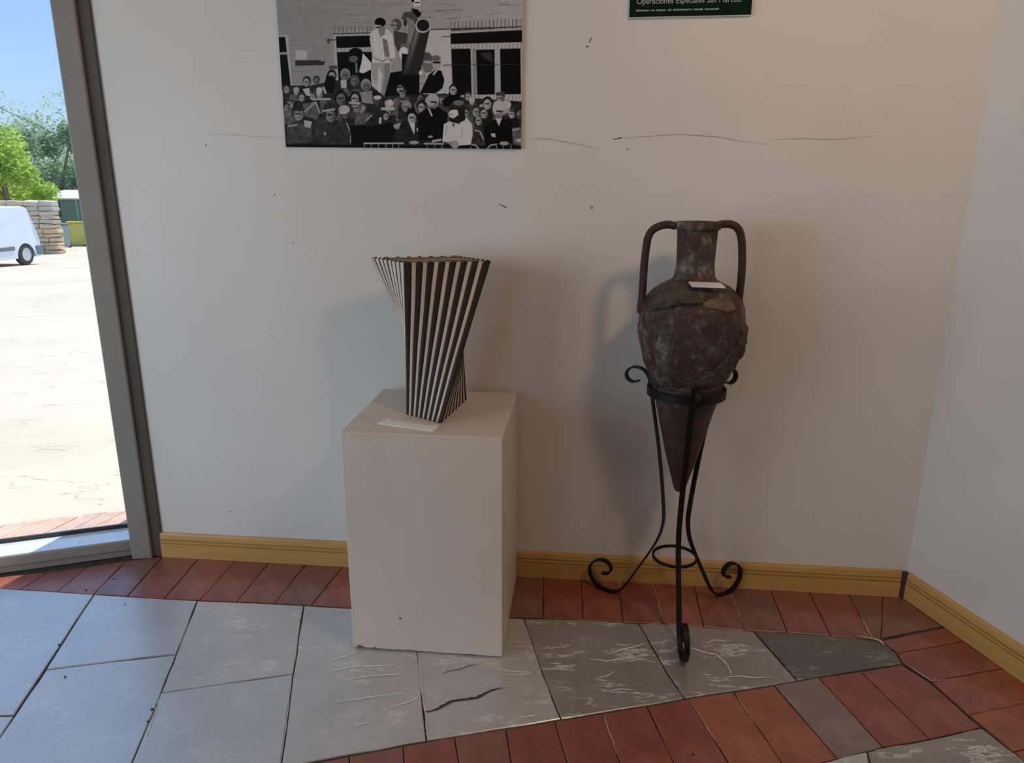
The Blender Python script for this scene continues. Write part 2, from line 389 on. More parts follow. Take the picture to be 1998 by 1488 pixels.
slab_line('calcite_vein', [(1180, 1348), (1215, 1344), (1240, 1346)], 0.004, M_vein, slabs[10])
slab_line('calcite_vein', [(1160, 1325), (1185, 1318), (1200, 1310)], 0.004, M_vein, slabs[10])
slab_line('slab_crack', [(829, 1389), (850, 1384), (880, 1368), (930, 1361), (960, 1346), (980, 1342)], 0.010, M_dark, slabs[9])
slab_line('slab_crack', [(862, 1315), (875, 1309), (895, 1306), (915, 1298), (935, 1296)], 0.004, M_dark, slabs[9])
for a in ([(640, 1310), (690, 1300), (770, 1297)], [(670, 1327), (720, 1318), (805, 1314)], [(640, 1372), (720, 1360), (790, 1352)], [(640, 1290), (675, 1280), (703, 1270)], [(762, 1380), (800, 1368), (815, 1360)], [(690, 1416), (725, 1408)]):
    slab_line('calcite_vein', a, 0.0055, M_vein, slabs[8])
for a in ([(960, 1302), (1000, 1310), (1056, 1312)], [(985, 1316), (1020, 1316), (1050, 1310)], [(1005, 1262), (1035, 1260)], [(1010, 1400), (1050, 1394)]):
    slab_line('calcite_vein', a, 0.005, M_vein, slabs[9])
# pale sand lying in some joints
M_sand = simple('pale_joint_sand', (0.50, 0.47, 0.43), (0.62, 0.59, 0.54), 60, 0.95)
for a, w in (([(814, 1262), (822, 1340), (829, 1392)], 0.005), ([(830, 1396), (832, 1420), (834, 1442)], 0.005), ([(548, 1488), (560, 1400), (570, 1320)], 0.003), ([(1422, 1146), (1438, 1185), (1455, 1229)], 0.003),
             ([(1207, 1129), (1209, 1140), (1210, 1150)], 0.004), ([(1274, 1133), (1285, 1175), (1292, 1212)], 0.003), ([(1672, 1240), (1700, 1245), (1719, 1250), (1724, 1258)], 0.012), ([(1760, 1291), (1790, 1310), (1816, 1328), (1850, 1325)], 0.005),
             ([(1681, 1206), (1693, 1228), (1703, 1246)], 0.005), ([(1177, 1393), (1184, 1415), (1203, 1470)], 0.003), ([(1346, 1364), (1371, 1405), (1404, 1458)], 0.003), ([(1436, 1356), (1456, 1385), (1474, 1412)], 0.003), ([(285, 1440), (300, 1395), (314, 1352)], 0.003)):
    ribbon('joint_sand', [onz(x, y, 0.001) for x, y in wob(a, 6, 0.8)], w, M_sand, floor, 0.0008)
# specks of dirt trodden on the floor
for (x, y) in ((168, 1151), (244, 1179), (127, 1320), (222, 1130), (275, 1131), (115, 1258), (288, 1407), (590, 1106), (297, 1383), (1352, 1471)):
    c = onz(x, y, 0.001); r = rnd.uniform(0.003, 0.006)
    ring = [(r * math.cos(t) * rnd.uniform(0.7, 1.2), r * math.sin(t) * rnd.uniform(0.5, 0.9)) for t in np.linspace(0, 2 * math.pi, 8)[:-1]]
    V = [(p[0], p[1], -0.002) for p in ring] + [(p[0] * 0.6, p[1] * 0.6, 0.003) for p in ring]
    o = mesh_obj('dirt_speck', V, [tuple(range(7, 14))] + [(i, (i + 1) % 7, 7 + (i + 1) % 7, 7 + i) for i in range(7)], M_dark, floor); o.location = c

# ------------------------------------------------------------------ skirting boards (moulded profile with grooves)
BH = 0.108
prof = [(0, 0.0), (BT, 0.0), (BT, 0.062), (BT - 0.006, 0.063), (BT - 0.006, 0.066), (BT, 0.067), (BT, 0.076), (BT - 0.007, 0.077), (BT - 0.007, 0.081), (BT - 0.001, 0.083), (BT - 0.004, 0.100), (BT - 0.009, BH), (0, BH)]
bb = extrude_profile('baseboard_back', prof, LW + DW * 0.012, CORNER - DW * 0.022, NW, M_base)
tag(bb, 'yellow wooden skirting board along the back wall', 'baseboard', kind='structure')
bb2 = extrude_profile('baseboard_right', prof, CORNER + DR * 0.02, RE, NR, M_base)
tag(bb2, 'yellow wooden skirting board along the side wall', 'baseboard', kind='structure')
gap_o = prism('trim_1', [CORNER + NW * 0.003 - DW * 0.022, CORNER + NW * 0.010 - DW * 0.02, CORNER + NR * 0.010 + DR * 0.018, CORNER + NR * 0.003 + DR * 0.02, CORNER], 0, 0.103, M_dark)
tag(gap_o, 'dark open joint between the two skirting boards', 'trim', kind='structure')

# marks on the plaster
def wp(x, y, lift=0.0): return onplane(x, y, LW, NW) + NW * lift
def wall_line(pts, w, mat=M_crack):
    ribbon('hairline_crack', [wp(x, y) for x, y in wob(pts, 4, 1.0)], w, mat, wall_back, 0.0008, 'w')
wall_line([(1020, 273), (1060, 270), (1100, 276), (1165, 290)], 0.0028)
wall_line([(1205, 271), (1260, 266), (1330, 262), (1395, 266), (1450, 276), (1502, 282)], 0.0028)
wall_line([(1502, 272), (1560, 270), (1640, 272), (1712, 264)], 0.0018)
wall_line([(392, 262), (440, 262), (500, 266), (556, 268)], 0.0014)
for pts in ([(1154, 72), (1152, 80), (1148, 84)], [(1143, 90), (1150, 92)], [(1150, 402), (1156, 404), (1153, 409)], [(974, 398), (990, 406)], [(1196, 272), (1214, 268)], [(1222, 290), (1226, 292)]):
    ribbon('nail_scar', [wp(x, y) for x, y in wob(pts, 3, 0.4)], 0.0035, M_dark, wall_back, 0.0008, 'w')
for (x, y) in ((402, 283), (449, 998), (536, 380), (572, 474)):
    c = wp(x, y, 0.0008); r = 0.0026
    V = [c + (DW * math.cos(t) + np.array([0, 0, 1.0]) * math.sin(t)) * r for t in np.linspace(0, 2 * math.pi, 7)[:-1]]
    mesh_obj('nail_hole', V, [tuple(range(6))], M_dark, wall_back)

# ------------------------------------------------------------------ glazed wall on the left: post, strip, rail, pane
Md = Matrix(((-DD[0], -ND[0], 0, P0[0]), (-DD[1], -ND[1], 0, P0[1]), (0, 0, 1, 0), (0, 0, 0, 1)))   # local: -x = along glazing, +y = outwards
win = empty('window_1'); tag(win, 'tall grey framed glazing looking out on the sunlit yard', 'window', kind='structure')
post_a = onz(258, 1092); post_b = onz(297, 1089)
pd = (post_b - post_a) / np.linalg.norm(post_b - post_a); pn = np.array([-pd[1], pd[0], 0.0])
Mp = Matrix(((pd[0], pn[0], 0, post_a[0]), (pd[1], pn[1], 0, post_a[1]), (0, 0, 1, 0), (0, 0, 0, 1)))
PW = float(np.linalg.norm(post_b - post_a))
box('frame_post', (0, 0, 0), (PW, 0.20, 2.75), M_frame, win, 0.005, 2, Mp)
box('jamb_strip', (PW - 0.003, 0.012, 0.001), (PW + 0.044, 0.1, 2.75), M_frame2, win, 0.004, 2, Mp)
LEN = 2.75
RH = 0.074
bm = box_bm(-LEN, 0.02, 0.0, 0.17, 0.028, RH, 0.006, 2, Md); rail = bm_obj('bottom_rail', bm, M_frame, win)
box('kick_strip', (-LEN, 0.008, 0.0), (0.02, 0.16, 0.029), M_frame, win, 0.002, 1, Md)
box('ledge', (-LEN, 0.006, RH - 0.001), (0.012, 0.165, RH + 0.002), M_ledge, win, 0, 1, Md)
for q in ((95, 1062 + 2), (155, 1058), (236, 1038)):
    c = onz(q[0], q[1], RH + 0.002); V = [c + np.array([0.0025 * math.cos(t), 0.0025 * math.sin(t), 0.0006]) for t in np.linspace(0, 6.283, 7)[:-1]]
    mesh_obj('dirt_speck', V, [tuple(range(6))], M_dark, win)
box('gasket', (-LEN, 0.128, RH), (0.02, 0.145, RH + 0.017), M_gasket, win, 0.002, 1, Md)
mg = bpy.data.materials.new('window_glass'); mg.use_nodes = True; g = mg.node_tree; g.nodes.clear()
go = g.nodes.new('ShaderNodeOutputMaterial'); gm = g.nodes.new('ShaderNodeMixShader'); gt = g.nodes.new('ShaderNodeBsdfTransparent'); gg = g.nodes.new('ShaderNodeBsdfGlossy')
gg.inputs['Roughness'].default_value = 0.01; gt.inputs[0].default_value = (0.96, 0.985, 0.98, 1); gm.inputs[0].default_value = 0.05
g.links.new(gt.outputs[0], gm.inputs[1]); g.links.new(gg.outputs[0], gm.inputs[2]); g.links.new(gm.outputs[0], go.inputs[0])
box('glass_pane', (-LEN, 0.134, RH + 0.012), (0.0, 0.140, 2.62), mg, win, 0, 1, Md)
box('top_rail', (-LEN, 0.03, 2.6), (0.02, 0.20, 2.75), M_frame, win, 0.005, 1, Md)
box('frame_post', (-LEN - 0.08, -0.02, 0), (-LEN, 0.20, 2.75), M_frame, win, 0.005, 2, Md)
lint = box('wall_lintel', (-LEN - 0.1, 0.02, 2.75), (0.15, 0.3, CEIL), M_wall, None, 0, 1, Md)
tag(lint, 'plaster lintel above the glazing', 'wall', kind='structure')

# ------------------------------------------------------------------ white display pedestal
T0, T1 = onz(664, 842, 0.769), onz(980, 854, 0.769)
px_ = np.array([T1[0] - T0[0], T1[1] - T0[1]]); PWD = float(np.linalg.norm(px_)); pa = math.atan2(px_[1], px_[0])
PH = 0.769
ped = empty('pedestal', (T0[0], T0[1], 0), pa)
tag(ped, 'off white painted box pedestal standing on the stone slabs under the striped vase', 'pedestal')
bm = box_bm(0, PWD, 0, 0.492, 0.004, PH - 0.0124, 0.0015, 1)
bm_obj('box_body', bm, M_ped, ped)
bm_obj('top_panel', box_bm(0.0, PWD, 0.0, 0.492, PH - 0.0125, PH, 0.0015, 1), M_ped, ped)
for (u, v, r) in ((0.165, 0.125, 0.0035),):
    V = [(u + r * math.cos(t), -0.0006, v + r * math.sin(t)) for t in np.linspace(0, 6.283, 9)[:-1]]
    mesh_obj('screw_hole', V, [tuple(range(8))], M_dark, ped)
for (u, w_, h_) in ((0.025, 0.028, 0.010), (0.075, 0.018, 0.006), (0.20, 0.05, 0.004), (0.40, 0.04, 0.004)):
    V = [(u - w_ / 2, -0.0007, 0.004), (u + w_ / 2, -0.0007, 0.004), (u + w_ * 0.3, -0.0007, 0.004 + h_ * 0.6), (u - w_ * 0.1, -0.0007, 0.004 + h_), (u - w_ * 0.42, -0.0007, 0.004 + h_ * 0.7)]
    mesh_obj('chipped_paint', V, [tuple(range(5))], M_chip, ped)
V = [(PWD + 0.0006, 0.0, PH - 0.03), (PWD + 0.0006, 0.006, PH - 0.026), (PWD + 0.0006, 0.005, PH - 0.010), (PWD + 0.0006, 0.001, PH - 0.008)]
mesh_obj('chipped_paint', V, [(0, 1, 2, 3)], M_chip, ped)

# ------------------------------------------------------------------ twisted striped vase
def m_wood(name, c1, c2, rough=0.5):
    m, nt, b = new_mat(name)
    nt.links.new(ramp(nt, noise_tex(nt, 14, 6, 0.6, stretch=(1, 1, 0.15)), [(0.3, c1), (0.7, c2)]), b.inputs['Base Color'])
    b.inputs['Roughness'].default_value = rough
    bump(nt, b, noise_tex(nt, 60, 4, 0.6, stretch=(1, 1, 0.2)), 0.25, 0.002)
    return m
M_vd = m_wood('dark_stained_slat', (0.010, 0.0065, 0.005), (0.020, 0.013, 0.010), 0.75)
M_vl = m_wood('cream_slat', (0.50, 0.42, 0.33), (0.64, 0.56, 0.46))
M_vt = m_wood('tan_top_wood', (0.34, 0.25, 0.16), (0.44, 0.34, 0.23))
vb = [onz(793, 808, PH), onz(860, 826, PH), onz(910, 779, PH)]
vb.append(vb[0] + vb[2] - vb[1])
ZT = 1.268
vt = [onz(790, 514, ZT), onz(957, 511, ZT), onz(890, 501, ZT)]
vt.append(np.array([-0.472, 2.425, ZT]))
vc = sum(vb) / 4
vase = empty('striped_vase', (vc[0], vc[1], PH + 0.0012))
tag(vase, 'twisted angular vase of alternating dark and cream slats on the white pedestal', 'vase')
vb = [p - np.array([vc[0], vc[1], PH]) for p in vb]; vt = [p - np.array([vc[0], vc[1], PH]) for p in vt]
def face_pt(k, u, v, off=0.0):
    a, b, c, d_ = vb[k], vb[(k + 1) % 4], vt[(k + 1) % 4], vt[k]
    P = (1 - v) * ((1 - u) * a + u * b) + v * ((1 - u) * d_ + u * c)
    du = (1 - v) * (b - a) + v * (c - d_); dv = (1 - u) * (d_ - a) + u * (c - b)
    n_ = np.cross(du, dv); n_ /= np.linalg.norm(n_)
    return P + n_ * off
def slat(k, u0, u1, mat, proud, seed):
    NV, NU = 16, 4; V = []; thick = 0.007
    r_ = random.Random(seed); ph = r_.uniform(0, 6)
    for i in range(NV + 1):
        v = i / NV; wv = 0.06 * (u1 - u0) * math.sin(9 * v + ph)
        for j in range(NU + 1):
            t = j / NU; u = min(1, max(0, u0 + (u1 - u0) * t + (wv if 0 < v else 0)))
            V.append(face_pt(k, u, v, proud * math.sin(math.pi * (0.12 + 0.76 * t)) + (0.0016 if v == 1 else 0) * 0))
    for i in range(NV + 1):
        v = i / NV
        for j in range(NU + 1):
            t = j / NU; V.append(face_pt(k, u0 + (u1 - u0) * t, v, -thick))
    lift = 0.0035 * (1 if mat is M_vd else 0.3)
    for j in range(NU + 1):                                     # scalloped upper edge
        for base in (NV * (NU + 1), (NV + 1) * (NU + 1) + NV * (NU + 1)):
            V[base + j] = V[base + j] + np.array([0, 0, lift * math.sin(math.pi * (0.1 + 0.8 * j / NU))])
    for q in V: q[2] = max(q[2], 0.0)
    W_ = NU + 1; Bk = (NV + 1) * W_; F = []
    for i in range(NV):
        for j in range(NU):
            a = i * W_ + j; F += [(a, a + 1, a + W_ + 1, a + W_), (Bk + a, Bk + a + W_, Bk + a + W_ + 1, Bk + a + 1)]
        a = i * W_; F.append((a, a + W_, Bk + a + W_, Bk + a)); a += NU; F.append((a, Bk + a, Bk + a + W_, a + W_))
    for j in range(NU):
        F.append((j, Bk + j, Bk + j + 1, j + 1)); a = NV * W_ + j; F.append((a, a + 1, Bk + a + 1, Bk + a))
    return mesh_obj('dark_slat' if mat is M_vd else 'cream_slat', V, F, mat, vase, smooth=False)
for k in range(4):
    if k == 0: ws = [1.15, 0.8] * 7 + [1.3]
    elif k == 3: ws = [1.35, 0.55] * 8
    else: ws = [1, 0.85] * 7 + [1]
    tot = sum(ws); u = 0
    for i, w_ in enumerate(ws):
        dark = (i % 2 == 0) != (k == 3)
        slat(k, u / tot + 0.002, (u + w_) / tot - 0.002, M_vd if dark else M_vl, (0.0005 if dark else 0.002) if k == 3 else (0.0025 if dark else 0.0012), k * 40 + i)
        u += w_
# solid heart, then the striped top boards
V = [p * np.array([0.97, 0.97, 1]) + (np.array([0, 0, 0.001]) if i < 4 else np.array([0, 0, -0.008])) for i, p in enumerate(vb + vt)]
cc = sum(V[4:8]) / 4
NVc = 12; V = []
for i in range(NVc + 1):
    for k in range(4):
        V.append(face_pt(k, 0, i / NVc, 0) * np.array([0.955, 0.955, 1]) + np.array([0, 0, 0.001 if i == 0 else (-0.007 if i == NVc else 0)]))
F = [(3, 2, 1, 0), tuple(range(NVc * 4, NVc * 4 + 4))] + [(i * 4 + k, i * 4 + (k + 1) % 4, i * 4 + 4 + (k + 1) % 4, i * 4 + 4 + k) for i in range(NVc) for k in range(4)]
mesh_obj('core', V, F, M_vd, vase)
nb = 12; tcn = sum(vt) / 4
for i in range(nb):
    a0, a1 = i / nb + 0.004, (i + 1) / nb - 0.004
    q = [vt[0] + (vt[3] - vt[0]) * a0, vt[1] + (vt[2] - vt[1]) * a0, vt[1] + (vt[2] - vt[1]) * a1, vt[0] + (vt[3] - vt[0]) * a1]
    q = [tcn + (p - tcn) * 0.96 for p in q]
    zt_ = 0.001 * (i % 2)
    V = [p + np.array([0, 0, -0.008]) for p in q] + [p + np.array([0, 0, zt_]) for p in q]
    mesh_obj('top_board', V, [(4, 5, 6, 7), (0, 1, 5, 4), (1, 2, 6, 5), (2, 3, 7, 6), (3, 0, 4, 7), (3, 2, 1, 0)], M_vt if i % 3 else M_vd, vase)

# printed card lying in front of the vase
c4 = [onz(x, y, PH + 0.004) for x, y in ((737, 825), (757, 819), (856, 833), (845, 840))]
cm = sum(c4) / 4
card = empty('label_card', (cm[0], cm[1], PH)); tag(card, 'long narrow white label card lying on the pedestal before the striped vase', 'label card')
q = [(p - cm)[:2] for p in c4]
V = [(p[0], p[1], 0.0005) for p in q] + [(q[0][0], q[0][1], 0.004), (q[1][0], q[1][1], 0.010), (q[2][0], q[2][1], 0.010), (q[3][0], q[3][1], 0.004)]
mesh_obj('card_body', V, [(3, 2, 1, 0), (4, 5, 6, 7), (0, 1, 5, 4), (1, 2, 6, 5), (2, 3, 7, 6), (3, 0, 4, 7)], M_card, card)
q2 = [np.array([*p, 0]) for p in q]
def lerp(a, b, t): return a + (b - a) * t
a_, b_ = lerp(q2[0], q2[1], 0.78), lerp(q2[3], q2[2], 0.78)
za = 0.004 + 0.006 * 0.78 + 0.0006
V = [lerp(a_, b_, 0.08) + np.array([0, 0, za]), lerp(a_, b_, 0.92) + np.array([0, 0, za]), lerp(a_, b_, 0.92) + (q2[1] - q2[0]) * 0.06 + np.array([0, 0, za + 0.0005]), lerp(a_, b_, 0.08) + (q2[1] - q2[0]) * 0.06 + np.array([0, 0, za + 0.0005])]
mesh_obj('card_groove', V, [(0, 1, 2, 3)], simple('card_groove_grey', (0.35, 0.35, 0.36), None), card)

# ------------------------------------------------------------------ wrought-iron stand
AX = np.array([0.586, 2.321, 0.0])
stand = empty('amphora_stand', tuple(AX)); tag(stand, 'black wrought iron tripod stand with scrolled feet holding the amphora', 'stand')
leg_rz = [(0.171, 0.853), (0.190, 0.846), (0.208, 0.850), (0.219, 0.865), (0.214, 0.885), (0.193, 0.899), (0.165, 0.898), (0.142, 0.882), (0.131, 0.858), (0.119, 0.800), (0.109, 0.750), (0.086, 0.633), (0.066, 0.509), (0.053, 0.406),
          (0.050, 0.353), (0.060, 0.296), (0.086, 0.233), (0.143, 0.124), (0.190, 0.040), (0.222, 0.010), (0.262, 0.0035), (0.300, 0.012), (0.328, 0.042), (0.333, 0.085), (0.304, 0.120), (0.266, 0.125), (0.244, 0.103), (0.254, 0.078), (0.282, 0.070)]
def spline(P, k=5):
    P = [np.array(p, float) for p in P]; out_ = []
    for i in range(len(P) - 1):
        p0, p1, p2, p3 = P[max(i - 1, 0)], P[i], P[i + 1], P[min(i + 2, len(P) - 1)]
        for j in range(k):
            t = j / k
            out_.append(0.5 * ((2 * p1) + (-p0 + p2) * t + (2 * p0 - 5 * p1 + 4 * p2 - p3) * t * t + (-p0 + 3 * p1 - 3 * p2 + p3) * t ** 3))
    return out_ + [P[-1]]
def bar_rz(path, width, thick):
    """flat bar following (r, z); width is tangential"""
    V, F = [], []; n = len(path)
    for i in range(n):
        t = path[min(i + 1, n - 1)] - path[max(i - 1, 0)]; t /= np.linalg.norm(t); nn = np.array([-t[1], t[0]])
        for (s, w_) in ((1, -1), (1, 1), (-1, 1), (-1, -1)):
            q = path[i] + nn * s * thick / 2; V.append((q[0], w_ * width / 2, q[1]))
    for i in range(n - 1):
        for k in range(4): F.append((4 * i + k, 4 * i + (k + 1) % 4, 4 * i + 4 + (k + 1) % 4, 4 * i + 4 + k))
    F += [(0, 3, 2, 1), (4 * n - 4, 4 * n - 3, 4 * n - 2, 4 * n - 1)]
    return V, F
V, F = bar_rz(spline(leg_rz, 4), 0.018, 0.0065)
leg0 = None
for az in (-94.0, 147.0, 27.5):
    if leg0 is None: o = leg0 = mesh_obj('leg', V, F, M_iron, stand)
    else: o = leg0.copy(); col.objects.link(o); o.parent = stand
    o.rotation_euler = (0, 0, math.radians(az))
def band(name, r, z0, z1, t, mat, parent, n=64):
    V, F = [], []
    for i in range(n):
        a = 2 * math.pi * i / n
        for (rr, z) in ((r, z0), (r + t, z0), (r + t, z1), (r, z1)): V.append((rr * math.cos(a), rr * math.sin(a), z))
    for i in range(n):
        j = (i + 1) % n
        for k in range(4): F.append((4 * i + k, 4 * j + k, 4 * j + (k + 1) % 4, 4 * i + (k + 1) % 4))
    return mesh_obj(name, V, F, mat, parent, smooth=False)
band('upper_ring', 0.1245, 0.830, 0.857, 0.006, M_iron, stand)
band('lower_ring', 0.073, 0.222, 0.231, 0.007, M_iron, stand)

# ------------------------------------------------------------------ amphora
def z_on_axis(py):
    lo, hi = -0.2, 2.6
    for _ in range(50):
        m_ = (lo + hi) / 2
        if proj((AX[0], AX[1], m_))[1] > py: lo = m_
        else: hi = m_
    return lo
def r_m(rpx, z):
    c = (np.array([AX[0], AX[1], z]) - CAMP) @ RC
    return rpx * -c[2] / FPX
prof_px = [(958, 4), (955, 9), (945, 13), (925, 19), (900, 27), (875, 34), (850, 40), (825, 47), (800, 53.5), (780, 59), (765, 64), (755, 67), (745, 70.5), (735, 75), (720, 81), (700, 88), (680, 94), (660, 98), (640, 100.5), (620, 101), (605, 99.5), (592, 96), (580, 90), (570, 82), (560, 70), (552, 57), (546, 46), (540, 40), (530, 38), (515, 37), (495, 37), (470, 37.5), (453, 38.5), (448, 40), (446, 43.5), (440, 44), (434, 43), (432, 41), (434, 37), (445, 33), (500, 31)]
ctrl = [np.array([r_m(r, z_on_axis(py)), z_on_axis(py)]) for py, r in prof_px]
PRF = spline(ctrl, 4)
def prof_r(z):
    best = None
    for a, b in zip(PRF[:-1], PRF[1:]):
        if (a[1] - z) * (b[1] - z) <= 0 and b[1] != a[1]:
            t = (z - a[1]) / (b[1] - a[1]); r = a[0] + (b[0] - a[0]) * t
            if best is None or r > best: best = r
    return best or 0.02
def m_amphora(name, greys, seed):
    m, nt, b = new_mat(name)
    tcn = nt.nodes.new('ShaderNodeTexCoord'); mp = nt.nodes.new('ShaderNodeMapping'); mp.inputs['Location'].default_value = (seed, seed, seed)
    nt.links.new(tcn.outputs['Object'], mp.inputs[0]); v = mp.outputs[0]
    clay = ramp(nt, noise_tex(nt, 9, 8, 0.65, v), [(0.30, (0.018, 0.009, 0.007)), (0.55, (0.048, 0.019, 0.013)), (0.75, (0.028, 0.014, 0.011))])
    if greys:
        k1 = ramp(nt, noise_tex(nt, 15, 10, 0.76, v, stretch=(1, 1, 0.7)), [(0.46, (0, 0, 0)), (0.56, (1, 1, 1))])
        hgt = nt.nodes.new('ShaderNodeSeparateXYZ'); nt.links.new(tcn.outputs['Object'], hgt.inputs[0])
        zone = ramp(nt, hgt.outputs['Z'], [(0.28, (0.12, 0.12, 0.12)), (0.40, (0.95, 0.95, 0.95))])
        k1 = mix(nt, 1.0, k1, zone, 'MULTIPLY')
        crust = ramp(nt, noise_tex(nt, 30, 6, 0.7, v), [(0.3, (0.024, 0.020, 0.018)), (0.50, (0.085, 0.078, 0.070)), (0.66, (0.30, 0.25, 0.19))])
        clay = mix(nt, k1, clay, crust)
    nt.links.new(clay, b.inputs['Base Color']); b.inputs['Roughness'].default_value = 0.55
    bump(nt, b, noise_tex(nt, 38, 8, 0.7, v), 0.8, 0.010)
    return m
M_amph = m_amphora('encrusted_terracotta', True, 2.3)
M_hand = m_amphora('brown_terracotta', False, 6.1)
M_clay = simple('grey_clay_crust', (0.030, 0.025, 0.021), (0.095, 0.078, 0.062), 22, 0.8, 0.9, 42, dist=0.012)
ZB = float(PRF[0][1])
amph = empty('amphora', (AX[0], AX[1], ZB)); tag(amph, 'weathered brown terracotta amphora with two tall handles held in the iron stand', 'amphora')
def rough_off(th, z, amp):
    p = Vector((math.cos(th) * 1.2, math.sin(th) * 1.2, z * 6))
    return amp * (noise.noise(p * 3.0) + 0.6 * noise.noise(p * 8.0) + 0.3 * noise.noise(p * 19.0))
NT = 110; V, F = [], []
for (r, z) in PRF:
    amp = 0.0048 if 0.86 < z < 1.20 else 0.0012
    for i in range(NT):
        th = 2 * math.pi * i / NT; rr = max(0.001, r + (rough_off(th, z, amp) if r > 0.03 else 0))
        V.append((rr * math.cos(th), rr * math.sin(th), z - ZB))
np_ = len(PRF)
for i in range(np_ - 1):
    for j in range(NT):
        k = (j + 1) % NT; F.append((i * NT + j, i * NT + k, (i + 1) * NT + k, (i + 1) * NT + j))
F.append(tuple(range(NT))[::-1]); F.append(tuple(range((np_ - 1) * NT, np_ * NT)))
mesh_obj('jar_body', V, F, M_amph, amph, smooth=True)

# handles in the vertical plane roughly parallel to the wall
def handle(pts_px, ax):
    u = np.array([math.cos(ax), math.sin(ax), 0]); nn = np.array([-u[1], u[0], 0]); P = []
    for x, y in pts_px:
        q = onplane(x, y, AX, nn); P.append(np.array([(q - AX).dot(u), q[2] - ZB]))
    P = spline(P, 5); V, F = [], []; n = len(P); K = 10
    for i in range(n):
        t = P[min(i + 1, n - 1)] - P[max(i - 1, 0)]; t /= np.linalg.norm(t); m_ = np.array([-t[1], t[0]])
        for k in range(K):
            a = 2 * math.pi * k / K; q = P[i] + m_ * 0.0125 * math.cos(a); s = 0.019 * math.sin(a)
            V.append(u * q[0] + nn * s + np.array([0, 0, q[1]]))
    for i in range(n - 1):
        for k in range(K): F.append((K * i + k, K * i + (k + 1) % K, K * i + K + (k + 1) % K, K * i + K + k))
    F += [tuple(range(K))[::-1], tuple(range(K * n - K, K * n))]
    return mesh_obj('handle', V, F, M_hand, amph, smooth=True)
handle([(1318, 441), (1305, 438), (1290, 440), (1274, 448), (1265, 462), (1261, 482), (1257, 515), (1255, 545), (1253, 575), (1251, 595), (1250, 610)], math.radians(176))
handle([(1396, 440), (1412, 437), (1428, 438), (1440, 446), (1446, 462), (1448, 485), (1448, 515), (1446, 545), (1443, 572), (1441, 590)], math.radians(-6))

def patch(name, th_c, z_c, outline, height, mat):
    """crust of clay clinging to the jar: outline = [(angle offset deg, z offset)]"""
    R_ = 16; K = len(outline) * 6
    ol = [np.array(p) for p in outline]; fine = []
    for a, b in zip(ol, ol[1:] + ol[:1]):
        for j in range(6):
            t = j / 6; fine.append(a + (b - a) * t + np.array([rnd.uniform(-1.2, 1.2), rnd.uniform(-0.0025, 0.0025)]))
    V, F = [], []
    for i in range(R_ + 1):
        s = i / R_
        for p in fine:
            th = math.radians(th_c + p[0] * s); z = z_c + p[1] * s
            q = Vector((math.cos(th) * 2, math.sin(th) * 2, z * 10))
            h_ = height * (1 - s ** 6) * (1 + 0.6 * noise.noise(q * 3.2) + 0.5 * noise.noise(q * 8) + 0.3 * noise.noise(q * 19)) - (0.004 if i == R_ else 0)
            r = prof_r(z) + h_; V.append((r * math.cos(th), r * math.sin(th), z - ZB))
    for i in range(R_):
        for k in range(K):
            j = (k + 1) % K; F.append((i * K + k, i * K + j, (i + 1) * K + j, (i + 1) * K + k))
    return mesh_obj(name, V, F, mat, amph, smooth=True)
VA = math.degrees(math.atan2(-AX[1], -AX[0]))             # side turned to the viewer
patch('clay_crust', VA - 30, 1.172, [(-36, 0.018), (-28, 0.044), (-8, 0.050), (16, 0.040), (40, 0.014), (44, -0.012), (22, -0.015), (6, -0.030), (-14, -0.046), (-28, -0.038)], 0.019, M_clay)
patch('clay_crust', VA + 36, 0.955, [(38, 0.11), (46, 0.07), (40, -0.02), (30, -0.065), (0, -0.072), (-38, -0.062), (-50, -0.045), (-30, -0.035), (-4, 0.0), (14, 0.05)], 0.009, M_clay)
patch('clay_crust', VA + 66, 1.02, [(12, 0.07), (20, 0.02), (14, -0.07), (0, -0.1), (-6, -0.02), (-2, 0.06)], 0.013, M_clay)
patch('clay_crust', VA - 5, 0.868, [(-50, 0.010), (-20, 0.014), (20, 0.015), (60, 0.020), (62, 0.003), (30, 0.002), (-10, 0.002), (-46, 0.003)], 0.005, M_clay)
patch('clay_crust', VA + 28, 1.155, [(-16, 0.012), (4, 0.02), (26, 0.010), (30, -0.016), (12, -0.022), (-2, -0.012), (-14, -0.006)], 0.006, simple('tan_crust', (0.10, 0.072, 0.046), (0.19, 0.14, 0.09), 20, 0.8, 0.5, 60, dist=0.005))

# card leaning on the jar's shoulder
fu = np.array([math.cos(math.radians(VA)), math.sin(math.radians(VA)), 0]); fs = np.array([-fu[1], fu[0], 0])
zc0, zc1 = 1.176, 1.196
def z_shoulder(r):
    return max(a[1] for a in PRF if 1.1 < a[1] < 1.26 and a[0] >= r)
ZC = z_shoulder(0.112) + 0.016
c_hi = [AX + fu * 0.078 + fs * (-0.016) + np.array([0, 0, ZC + 0.006]), AX + fu * 0.078 + fs * 0.080 + np.array([0, 0, ZC + 0.006])]
c_lo = [AX + fu * 0.124 + fs * (-0.004) + np.array([0, 0, ZC]), AX + fu * 0.124 + fs * 0.093 + np.array([0, 0, ZC])]
pts = c_lo + c_hi[::-1]; cm = sum(pts) / 4
nrm = np.cross(pts[1] - pts[0], pts[2] - pts[1]); nrm /= np.linalg.norm(nrm)
V = [p - cm for p in pts] + [p - cm + nrm * 0.005 for p in pts]
o = mesh_obj('label_card', V, [(3, 2, 1, 0), (4, 5, 6, 7), (0, 1, 5, 4), (1, 2, 6, 5), (2, 3, 7, 6), (3, 0, 4, 7)], M_card); o.location = cm
tag(o, "small white label card propped on the amphora's shoulder against its neck", 'label card')

